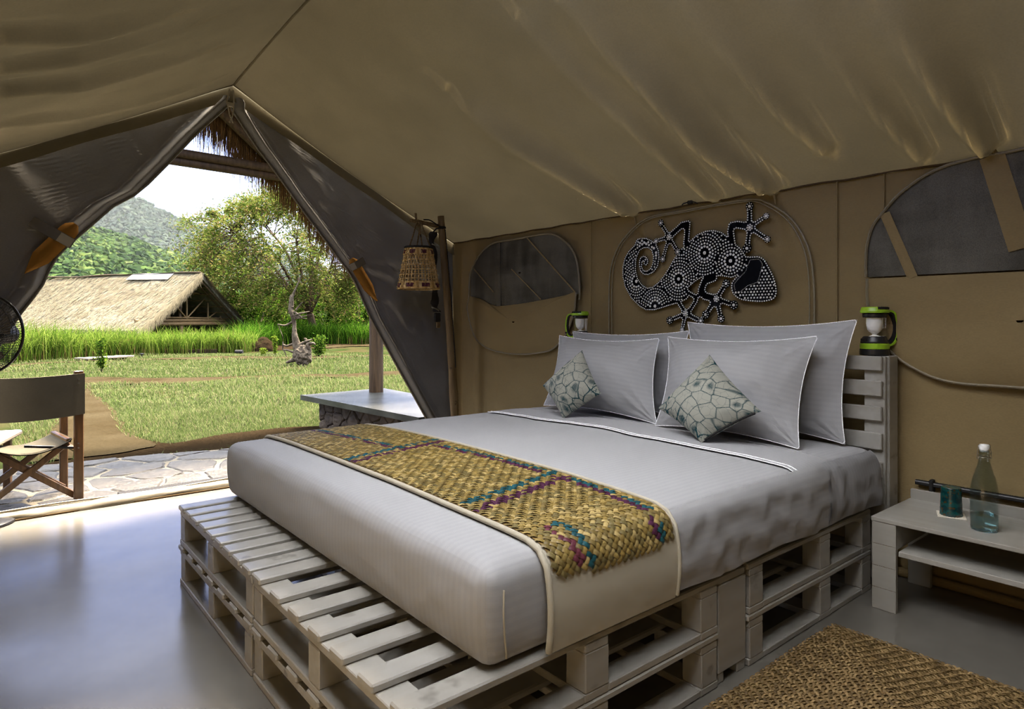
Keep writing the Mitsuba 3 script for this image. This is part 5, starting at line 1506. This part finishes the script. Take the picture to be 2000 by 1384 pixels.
# low clay edging behind the tall grass
ed = thing('garden_edging', 'low tan clay edging blocks at the foot of the tall grass', 'edging')
for k, px in enumerate(np.arange(222, 420, 14.5)):
    a, b = pd(px, 23.6 + (px - 222) * .006), pd(px + 13.2, 23.6 + (px + 13 - 222) * .006); t = (b - a); L = np.linalg.norm(t); t /= L
    obj('block', MB().box((0, 0, -.12), (L, .12, .15), .01, M=frame((a[0], a[1], gh(a[0], a[1])), t, np.array([-t[1], t[0], 0]), U3)), 'sand_mat', ed, False)


# ------------------------------------------------------------------ leafy plants
def leaves(P, N, size, cols, aspect=.45, spread=1.0, rg=rg5):
    """one pointed quad for each place P, roughly facing N"""
    n = len(P); d = rg.normal(0, 1, (n, 3)) * spread + N; d /= np.linalg.norm(d, axis=1, keepdims=True) + 1e-9
    a = rg.normal(0, 1, (n, 3)); a -= d * (a * d).sum(1, keepdims=True); a /= np.linalg.norm(a, axis=1, keepdims=True) + 1e-9; b = np.cross(d, a)
    s = (size * rg.uniform(.6, 1.4, n))[:, None]
    V = np.stack([P - a * s, P - b * s * aspect, P + a * s, P + b * s * aspect], 1).reshape(-1, 3); k = np.arange(n)[:, None] * 4
    F = (k[..., None] + np.array([[0, 1, 2], [0, 2, 3]])).reshape(-1, 3)
    C = np.array(cols)[rg.integers(0, len(cols), n)] * rg.uniform(.7, 1.25, (n, 1))
    return V, F, np.repeat(C, 4, 0)


def sapling(name, label, px, d, h, w, n, cols, size, grp=None, stems=3):
    k = thing(name, label, 'shrub', grp); b = pd(px, d); b[2] = gh(b[0], b[1]) - .01; sm_, P = MB(), []
    for i in range(stems):
        a = rg5.uniform(0, 6.28); top = b + np.array([math.cos(a) * w * rg5.uniform(.1, .8), math.sin(a) * w * rg5.uniform(.1, .8), h * rg5.uniform(.75, 1.0)])
        c = catmull([b, b + (top - b) * .5 + rg5.normal(0, w * .10, 3), top], 8); sm_.tube(c, np.linspace(.010, .003, len(c)), 5)
        q = c[np.minimum((rg5.uniform(.18, 1, n // stems) * len(c)).astype(int), len(c) - 1)]; P.append(q + rg5.normal(0, w * .30, q.shape) * [1, 1, .5])
    obj('stem', sm_, 'dark_wood', k, True)
    V, F, C = leaves(np.vstack(P), [0, 0, .6], size, cols); scene[child(k, 'foliage')] = ply(trimesh.Trimesh(V, F, process=False), 'leaf', False, color=C); tag(k + '__foliage', None, None, None, 'stuff')


gl = [lin(128, 160, 52), lin(98, 134, 44), lin(158, 184, 72), lin(70, 108, 40)]
sapling('sapling', 'small leafy sapling on the lawn, standing before the wooden drain cover', 199, 15.4, .80, .16, 380, gl, .042)
sapling('sapling', 'slim pale green sapling between the clay mound and the driftwood', 537, 22.6, .74, .10, 260, [lin(160, 186, 66), lin(130, 162, 56)], .045)
sapling('shrub', 'round green bush just right of the driftwood stump', 623, 21.8, .78, .26, 620, [lin(104, 146, 50), lin(76, 116, 40), lin(140, 172, 66)], .05, stems=6)
sapling('sapling', 'low yellowish seedling at the foot of the clay mound', 513, 22.8, .26, .12, 130, [lin(160, 186, 66), lin(130, 162, 56)], .045)

# clay mound, lights, drain
mo = thing('clay_mound', 'reddish clay mound before the tall grass, left of the driftwood', 'mound')
b = pd(514, 26.2); sp_ = trimesh.creation.icosphere(4); v = sp_.vertices.copy(); v = v * [.44, .44, .62]; v[:, :2] *= (1.15 - .45 * np.clip(v[:, 2:], 0, 1)); v *= (1 + .35 * nz(v * 4 + 9, 71)[:, None])
obj('heap', trimesh.Trimesh(v + [b[0], b[1], gh(b[0], b[1]) - .02], sp_.faces, process=False), 'soil_mat', mo, True)
for lb, px, d in (('small black garden light by the path before the hut', 277, 22.6), ('small black garden light at the foot of the clay mound', 514, 25.2)):
    k = thing('garden_light', lb, 'garden light'); b = pd(px, d); z = gh(b[0], b[1])
    obj('stake', MB().tube([(b[0], b[1], z - .02), (b[0], b[1], z + .10)], .018, 8), 'black_plastic', k, True)
    obj('cap', MB().lathe([(0, .10), (.05, .10), (.075, .115), (.07, .135), (0, .145)], 20, (b[0], b[1], z)), 'black_plastic', k, 35)
dc = thing('drain_cover', 'grey plank over a dark culvert beside the far path', 'plank')
a, b = pd(160, 20.1), pd(252, 21.6); t = b - a; L = np.linalg.norm(t); t /= L; M = frame((a[0], a[1], gh(a[0], a[1])), t, np.array([-t[1], t[0], 0]), U3)
obj('plank', MB().box((0, -.25, .05), (L, .35, .10), .008, M=M), 'grey_wood', dc, False)
obj('culvert', MB().box((.02, -.20, -.15), (L * .35, .3, .0495), .01, M=M), 'black_matte', dc, False, label='dark culvert below')
dp = thing('drain_pipe', 'short black pipe end beside the path, left of the clay mound', 'pipe')
a = pd(460, 24.6); z = gh(a[0], a[1]); t = np.array([RIGHT[0], RIGHT[1], 0])
obj('tube', MB().tube([a + [0, 0, z + .06], a + t * .28 + [0, 0, z + .06]], .075, 16), 'black_matte', dp, 40)

# ------------------------------------------------------------------ driftwood
dw = thing('driftwood', 'weathered driftwood stump with bare branches standing upright on the lawn', 'driftwood')
DB = pd(588, 18.2); kx = 18.2 / 1255.; zB = gh(DB[0], DB[1]); R3 = np.array([RIGHT[0], RIGHT[1], 0]); F3 = np.array([FWD[0], FWD[1], 0])
S = lambda px, py, dp=0.: np.array([DB[0], DB[1], zB]) + R3 * (px - 588) * kx + U3 * (712 - py) * kx + F3 * dp


def drift_col(p, n, uv):
    a = fbm(p.x * 12, p.y * 12, p.z * 5, 4)
    return mix(lin(150, 136, 116), lin(74, 60, 46), dr.clip(a * 1.7 - .4, 0, 1))


scene['drift_mat'] = bumped({'type': 'principled', 'base_color': proc(drift_col), 'roughness': .8, 'specular': .2}, lambda p, n, uv: fbm(p.x * 20, p.y * 20, p.z * 7, 4) * .05, 1., 4e-3)


def limb(name, pts, rad, dps=None):
    c = catmull([S(*p, (dps[i] if dps else .02 * math.sin(i * 2.1))) for i, p in enumerate(pts)], 7); rr = np.interp(np.linspace(0, 1, len(c)), np.linspace(0, 1, len(rad)), rad)
    c = c + .018 * nz(c * 9, 5, 2)[:, None]
    obj(name, MB().tube(c, rr * (1 + .25 * nz(c * 14, 6, 2)), 10), 'drift_mat', dw, True)


limb('trunk', [(586, 700), (580, 676), (576, 652), (575, 640), (574, 628), (572, 615), (568, 603), (569, 590), (571, 578), (578, 560), (586, 541), (592, 525)], [.13, .12, .085, .06, .058, .055, .075, .07, .05, .022, .018, .010])
limb('snag', [(570, 600), (567, 585), (568, 573)], [.06, .045, .012])
ball = trimesh.creation.icosphere(4); v = ball.vertices * [.24, .20, .30]; v *= (1 + .7 * nz(v * 6 + 3, 77)[:, None] + .35 * nz(v * 15, 78)[:, None])
obj('root_ball', trimesh.Trimesh(v[:, :1] * R3 + v[:, 1:2] * F3 + v[:, 2:] * U3 + S(591, 692), ball.faces, process=False), 'drift_mat', dw, True)
for pts, rad in (([(573, 606), (582, 612), (591, 619)], [.035, .03, .015]), ([(574, 614), (586, 610), (605, 606)], [.03, .03, .014]), ([(574, 619), (588, 619), (600, 620)], [.028, .022, .01]), ([(574, 616), (588, 616), (600, 614)], [.028, .022, .01]),
                 ([(573, 625), (564, 630), (556, 633), (542, 631)], [.035, .03, .028, .018]), ([(543, 631), (547, 643), (552, 652), (553, 660)], [.014, .012, .009, .006]), ([(577, 604), (584, 595), (591, 588)], [.03, .022, .012]),
                 ([(577, 669), (571, 670), (560, 673), (552, 670)], [.05, .035, .032, .025]), ([(553, 665), (552, 678), (556, 684), (560, 695)], [.018, .02, .016, .010]), ([(580, 687), (570, 684), (560, 681), (552, 681)], [.05, .035, .025, .015]),
                 ([(582, 672), (590, 668), (600, 664), (610, 660)], [.055, .045, .038, .02]), ([(597, 664), (597, 660), (594, 659)], [.04, .035, .02]), ([(601, 695), (604, 682), (601, 671), (611, 668), (616, 671)], [.07, .06, .06, .04, .015]),
                 ([(592, 704), (580, 700), (570, 702), (559, 706)], [.09, .07, .055, .03]), ([(590, 690), (585, 680), (581, 670)], [.06, .05, .04]), ([(598, 706), (603, 700), (606, 692)], [.07, .06, .03])):
    limb('branch', pts, rad)

# ------------------------------------------------------------------ thatched hut
hu = thing('thatched_hut', 'thatched hut with a wooden truss gable behind the tall grass', 'hut')
c20, s20 = math.cos(math.radians(20)), math.sin(math.radians(20))
w2, u2 = s20 * RIGHT + c20 * FWD, -c20 * RIGHT + s20 * FWD
HA = pd(396, 30.)
HP = lambda s, l, z: np.array([*(HA[:2] + w2 * s + u2 * l), z])
hw, ez0, az0 = 3.25, .74, 3.36


def thatch_col(p, n, uv):
    a = fbm(p.x * 1.1, p.y * 1.1, p.z * 2.4, 4); b = fbm(p.x * 9, p.y * 9, p.z * 5, 3)
    return mix(lin(160, 154, 134), lin(124, 116, 94), dr.clip(a * 1.2 + b * .8 - .5, 0, 1))


scene['thatch_pale'] = bumped({'type': 'principled', 'base_color': proc(thatch_col), 'roughness': .9, 'specular': .1}, lambda p, n, uv: fbm(p.x * 7, p.y * 7, p.z * 3, 4) * .12, 1., 1e-2)
LH = 15.
scene['ridge_grey'] = princ(_lin(84, 82, 80), .6)
for s in (-1, 1):
    t = np.linspace(-.02, 1, 40); l = np.linspace(0, LH, 120); Tt, Ll = np.meshgrid(t, l, indexing='ij')
    sag = -.10 * np.sin(np.pi * np.clip(Tt, 0, 1)); zz_ = az0 + (ez0 - az0) * Tt + sag + .05 * np.sin(Ll * .5)
    P = np.stack([HA[0] + w2[0] * s * hw * Tt + u2[0] * Ll, HA[1] + w2[1] * s * hw * Tt + u2[1] * Ll, zz_], -1); P[..., 2] += .14 * nz(P * [1.6, 1.6, 3], 81, 4)
    mb = MB(); mb.grid(P, flip=(s > 0)); mb.grid(P - [0, 0, .24], flip=(s < 0)); mb.grid(np.stack([P[:, 0], P[:, 0] - [0, 0, .24]])); mb.grid(np.stack([P[-1], P[-1] - [0, 0, .24]]))
    obj('thatch', mb, 'thatch_pale', hu, True)
st_ = MB(); rg6 = np.random.default_rng(31)
for k in range(15000):
    s = -1 if k < 11500 else 1; verge = k % 5 < 2
    T_ = rg6.uniform(0, 1); l = abs(rg6.normal(0, .07)) if verge else rg6.uniform(0, LH if s < 0 else 1.0)
    z = az0 + (ez0 - az0) * T_ - .10 * math.sin(math.pi * T_) + .05; p = HP(s * hw * T_, l, z); dn = HP(s * hw * (T_ + .1), l, az0 + (ez0 - az0) * (T_ + .1)) - HP(s * hw * T_, l, az0 + (ez0 - az0) * T_); dn /= np.linalg.norm(dn)
    u3 = np.array([u2[0], u2[1], 0]); L = rg6.uniform(.22, .5)
    d = dn * L + rg6.normal(0, .05, 3) + (u3 * -rg6.uniform(.05, .22) - U3 * rg6.uniform(.08, .30) if verge else U3 * rg6.uniform(-.0, .06))
    wv = u3 * rg6.uniform(.006, .014) if not verge else (u3 * .4 + dn * .6) * rg6.uniform(.006, .013); lift = U3 * (rg6.uniform(-.12, .05) if verge else .0)
    c = np.array(lin(176, 166, 138)) * rg6.uniform(.62, 1.15)
    st_.add(np.array([p + lift - wv, p + lift + wv, p + lift + d * .6 + wv * .7, p + lift + d * .6 - wv * .7, p + lift + d]), np.array([[0, 1, 2], [0, 2, 3], [3, 2, 4]]), c)
cobj('straw', st_, 'vcol_matte', hu, False, kind='stuff')
obj('ridge_sheet', MB().add(np.array([HP(-.42, 1.7, az0 - .24), HP(0, 1.7, az0 + .10), HP(.4, 1.7, az0 - .24), HP(-.42, 4.4, az0 - .20), HP(0, 4.4, az0 + .12), HP(.4, 4.4, az0 - .2)]), np.array([[0, 1, 4], [0, 4, 3], [1, 2, 5], [1, 5, 4]])), 'ridge_grey', hu, False, label='grey sheet over the ridge')
obj('ridge_pole', MB().tube([HP(0, l, az0 + .07 + .03 * math.sin(l * 1.3)) for l in np.linspace(.1, LH, 30)], .035, 8), 'dark_wood', hu, True)
IN = .95


def hbar(name, s0, z0, s1, z1, r, l=IN, mat='pole_wood'): return obj(name, MB().tube([HP(s0, l, z0), HP((s0 + s1) / 2, l, (z0 + z1) / 2), HP(s1, l, z1)], r, 10), mat, hu, True)


hbar('beam', -2.75, 1.17, 2.75, 1.20, .075); hbar('beam', -2.6, 1.02, 2.5, 1.04, .085, IN - .08); hbar('beam', -2.1, 1.33, 2.3, 1.30, .035)
hbar('collar_beam', -.65, 2.52, .72, 2.50, .04)
for s, zt in ((-.02, 3.0), (-1.25, 2.2), (1.25, 2.2), (2.05, 1.65), (-2.05, 1.65)): hbar('king_post' if abs(s) < .1 else 'strut', s, 1.25, s, zt, .045)
hbar('king_post', -.30, 1.2, -.30, 2.9, .085, IN + .12, 'dark_wood')
for a, b in (((-.02, 1.28), (-1.1, 2.3)), ((-.02, 1.28), (1.15, 2.35)), ((1.25, 1.28), (2.0, 1.75)), ((-1.25, 1.28), (-2.0, 1.75))): hbar('brace', a[0], a[1], b[0], b[1], .035)
for s in (-2.3, -.35, 2.25): hbar('post', s, -.12, s, 1.05, .10, IN)
for s in (-1, 1): hbar('rafter', 0, az0 - .34, s * hw * .96, ez0 - .20, .05, .45, 'dark_wood'); hbar('rafter', 0, az0 - .34, s * hw * .96, ez0 - .20, .05, .12, 'dark_wood')
for k in range(1, 9):
    for s in (1,): obj('batten', MB().tube([HP(s * hw * k / 9, .05, az0 + (ez0 - az0) * k / 9 - .33), HP(s * hw * k / 9, 2.2, az0 + (ez0 - az0) * k / 9 - .33)], .02, 6), 'pole_wood', hu, True)
obj('inner_wall', MB().add(np.array([HP(-3.0, 4.4, -.12), HP(3.0, 4.4, -.12), HP(3.0, 4.4, .9), HP(0, 4.4, 3.1), HP(-3.0, 4.4, .9)]), np.array([[0, 1, 2], [0, 2, 3], [0, 3, 4]])), 'thatch_dark', hu, False)
obj('half_wall', MB().box((-2.3, IN + .2, -.12), (2.3, IN + .26, .55), .01, M=frame((HA[0], HA[1], 0), np.r_[w2, 0], np.r_[u2, 0], U3)), 'dark_wood', hu, False)


# ------------------------------------------------------------------ the spreading tree and the bushes below it
def spray(P, D, n, L, size, cols, rg):
    """feathery sprays: leaflets strung along short drooping stalks leaving each place P in direction D"""
    k = rg.integers(0, len(P), n); t = rg.uniform(0.05, 1, n)[:, None]; d = D[k] + rg.normal(0, .55, (n, 3)); d /= np.linalg.norm(d, axis=1, keepdims=True)
    q = P[k] + d * L * t * rg.uniform(.5, 1.2, (n, 1)) - np.array([0, 0, 1]) * (L * .35) * t ** 2 + rg.normal(0, L * .07, (n, 3))
    return leaves(q, [0, 0, .9], size, cols, .42, .75, rg)


def big_tree(name, label, px, d, cx, crown, n_sec, n_leaf, cols, size, seed, trunk_r, fork, L=.9, grp=None):
    rg = np.random.default_rng(seed); k = thing(name, label, 'tree', grp); b = pd(px, d); b[2] = gh(b[0], b[1]) - .05; B3 = lambda q: b + R3 * q[0] + F3 * q[1] + U3 * q[2]
    wood = MB(); f = np.array([cx * .12, 0, fork]); wood.tube(catmull([B3((0, 0, 0)), B3(f * [.5, 1, .5] + [.06, .05, 0]), B3(f)], 8), np.linspace(trunk_r, trunk_r * .75, 17), 12)
    a, bb, hh, zc = crown; nodes, rad = [], []
    for i in range(10):
        az = 2 * np.pi * i / 10 + rg.normal(0, .2); e = rg.uniform(.05, 1.15)
        tgt = np.array([cx + a * .62 * math.cos(az) * math.cos(e * .8), bb * .62 * math.sin(az) * math.cos(e * .8), zc + hh * .62 * math.sin(e)])
        mid = f + (tgt - f) * .5 + np.array([0, 0, .10 * np.linalg.norm(tgt - f)]) + rg.normal(0, .15, 3)
        c = catmull([f, mid, tgt], 10); wood.tube(np.array([B3(q) for q in c]), np.linspace(trunk_r * .42, trunk_r * .13, len(c)), 7); nodes.append(c[4:])
    nodes = np.vstack(nodes); P, D = [], []
    for i in range(n_sec):
        v = rg.normal(0, 1, 3); v /= np.linalg.norm(v); v[2] = v[2] if v[2] > -.75 else -v[2]; q = rg.uniform(.72, 1.0)
        bump = .82 + .36 * meshkit.noise(v * 2.6 + seed)
        tgt = np.array([cx, 0, zc]) + v * [a, bb, hh * (1 if v[2] > 0 else .62)] * q * bump; j = np.argmin(((nodes - tgt) ** 2).sum(1) + rg.uniform(0, 1.2, len(nodes))); s = nodes[j]
        mid = s + (tgt - s) * .55 + np.array([0, 0, .16 * np.linalg.norm(tgt - s)]) + rg.normal(0, .10, 3); c = catmull([s, mid, tgt], 5)
        wood.tube(np.array([B3(x) for x in c]), np.linspace(trunk_r * .10, trunk_r * .025, len(c)), 4, caps=False)
        o = (tgt - s); o = o / (np.linalg.norm(o) + 1e-6)
        for x in c[4:]: P.append(B3(x)); D.append(R3 * o[0] + F3 * o[1] + U3 * (o[2] * .4))
    obj('trunk', wood, 'dark_wood', k, True, label='trunk and bare branches')
    V, F, C = spray(np.array(P), np.array(D), n_leaf, L, size, cols, rg); ke = child(k, 'foliage'); scene[ke] = ply(trimesh.Trimesh(V, F, process=False), 'leaf', False, color=C); tag(ke, None, None, None, 'stuff')


ty = [lin(160, 172, 82), lin(134, 156, 66), lin(180, 188, 104), lin(98, 128, 52), lin(184, 164, 102), lin(118, 146, 58)]
big_tree('spreading_tree', 'tall feathery tree spreading over the lawn behind the driftwood', 612, 36., -1.6, (5.6, 4.6, 5.3, 3.9), 300, 62000, ty, .078, 4, .26, 1.7, 1.0)
gb_ = [lin(120, 170, 48), lin(92, 144, 42), lin(150, 190, 66), lin(72, 116, 36)]
for i, (px, d, a, h, z, lb) in enumerate(((448, 37, 1.5, 1.6, 1.2, 'bright bush beside the right eave of the hut'), (500, 41, 2.1, 1.9, 1.5, 'bright leafy tree between the hut and the driftwood'), (560, 44, 2.3, 2.0, 1.5, 'green bush behind the driftwood spike'),
                                       (640, 43, 2.4, 2.3, 1.7, 'green bush under the right of the spreading tree'), (700, 42, 2.3, 2.2, 1.6, 'bright bush left of the veranda post'), (772, 44, 2.4, 2.4, 1.7, 'bush to the right of the veranda post'))):
    big_tree('bush', lb, px, d, 0, (a, a, h, z), 70, 9000, gb_, .09, 50 + i, .10, .5, .55)

# ------------------------------------------------------------------ wooded hills
ico = trimesh.creation.icosphere(1)


def hill(label, D0, D1, prof, n, r0, r1, cols, seed, dens):
    rg = np.random.default_rng(seed); k = thing('hill', label, 'hill', None, 'structure'); bp, yp = np.array(prof).T
    def z_at(px, D):
        zt = CAM_H + (625 - np.interp(px, bp, yp)) / 1255 * D1; t = np.clip((D - D0) / (D1 - D0), 0, 1.3)
        s = np.where(t < 1, t ** 1.15, 1 - (t - 1) * 1.2)
        q = np.stack([px * .02, D / (D1 - D0) * 5, 0 * px], -1)
        return zt * s * (1 + .22 * nz(q, seed, 4) * np.clip(4 * t * (1 - t), 0, 1) ** .5)
    px = np.linspace(-700, 1150, 130); D = np.linspace(D0, D1 + .3 * (D1 - D0), 50); A_, B_ = np.meshgrid(px, D, indexing='ij'); rr = (A_ - 1000) / 1255 * B_
    P = np.stack([rr * RIGHT[0] + B_ * FWD[0], rr * RIGHT[1] + B_ * FWD[1], z_at(A_, B_) - r0 * .8], -1)
    scene.setdefault('hill_floor', diffuse(lin(58, 78, 40))); obj('slope', MB().grid(P), 'hill_floor', k, True)
    p = rg.uniform(40, 860, n) if dens else rg.uniform(0, 820, n); Dn = D0 + (D1 * 1.03 - D0) * rg.uniform(0, 1, n) ** .85; rr = (p - 1000) / 1255 * Dn; z = z_at(p, Dn)
    C = np.stack([rr * RIGHT[0] + Dn * FWD[0], rr * RIGHT[1] + Dn * FWD[1], z], 1); R = rg.uniform(r0, r1, n) * rg.choice([.7, 1, 1.3], n)
    v = ico.vertices; m = len(v); J = 1 + .28 * rg.normal(0, 1, (n, m, 1)); V = C[:, None] + v[None] * J * (R[:, None, None] * np.array([1, 1, .85]))
    F = (np.arange(n)[:, None, None] * m + ico.faces[None]).reshape(-1, 3)
    patch = meshkit.fbm(np.stack([p * .012, Dn * .004, 0 * p], -1), 3, seed)
    ci = np.clip((rg.uniform(0, 1, n) * .7 + patch * .6) * len(cols) - .6, 0, len(cols) - 1).astype(int)
    col = np.array(cols)[ci] * rg.uniform(.75, 1.25, (n, 1)); col = np.repeat(col, m, 0) * rg.uniform(.85, 1.15, (n * m, 1))
    fo = child(k, 'tree_crowns'); scene[fo] = ply(trimesh.Trimesh(V.reshape(-1, 3), F, process=False), 'vcol_matte', False, color=col); tag(fo, None, None, None, 'stuff')


hill('near wooded hillside of bright green trees behind the hut', 300, 760, [(-700, 430), (0, 420), (100, 432), (182, 444), (260, 466), (325, 492), (450, 530), (600, 565), (720, 585), (1150, 600)], 8500, 2.2, 3.7,
     [lin(42, 62, 40), lin(52, 74, 46), lin(66, 90, 52), lin(86, 110, 60), lin(112, 132, 74)], 5, True)
hill('far mountain tinted bluish for haze with a rounded wooded summit', 820, 1500, [(-700, 470), (0, 440), (150, 410), (215, 388), (250, 379), (275, 388), (300, 402), (330, 416), (400, 446), (480, 476), (600, 512), (690, 540), (800, 575), (1150, 605)], 9500, 3.6, 5.6,
     [lin(62, 76, 70), lin(70, 85, 76), lin(80, 95, 82), lin(92, 106, 90)], 6, True)  # distance haze is put into these greyed, bluish crown colours


# ------------------------------------------------------------------ haze before the hills
hz = thing('haze', 'thin bluish haze lying in front of the wooded hills', 'haze', None, 'stuff')
HZ = MB(); c0 = pd(450, 290.)
HZ.box((-1600, 0, -3), (1600, 2300, 420), 1.0, M=frame((c0[0], c0[1], 0), R3, F3, U3))
scene[hz] = ply(HZ.mesh(), {'type': 'null'}, False, interior={'type': 'homogeneous', 'sigma_t': .00005, 'albedo': {'type': 'rgb', 'value': [.84, .92, .985]}})
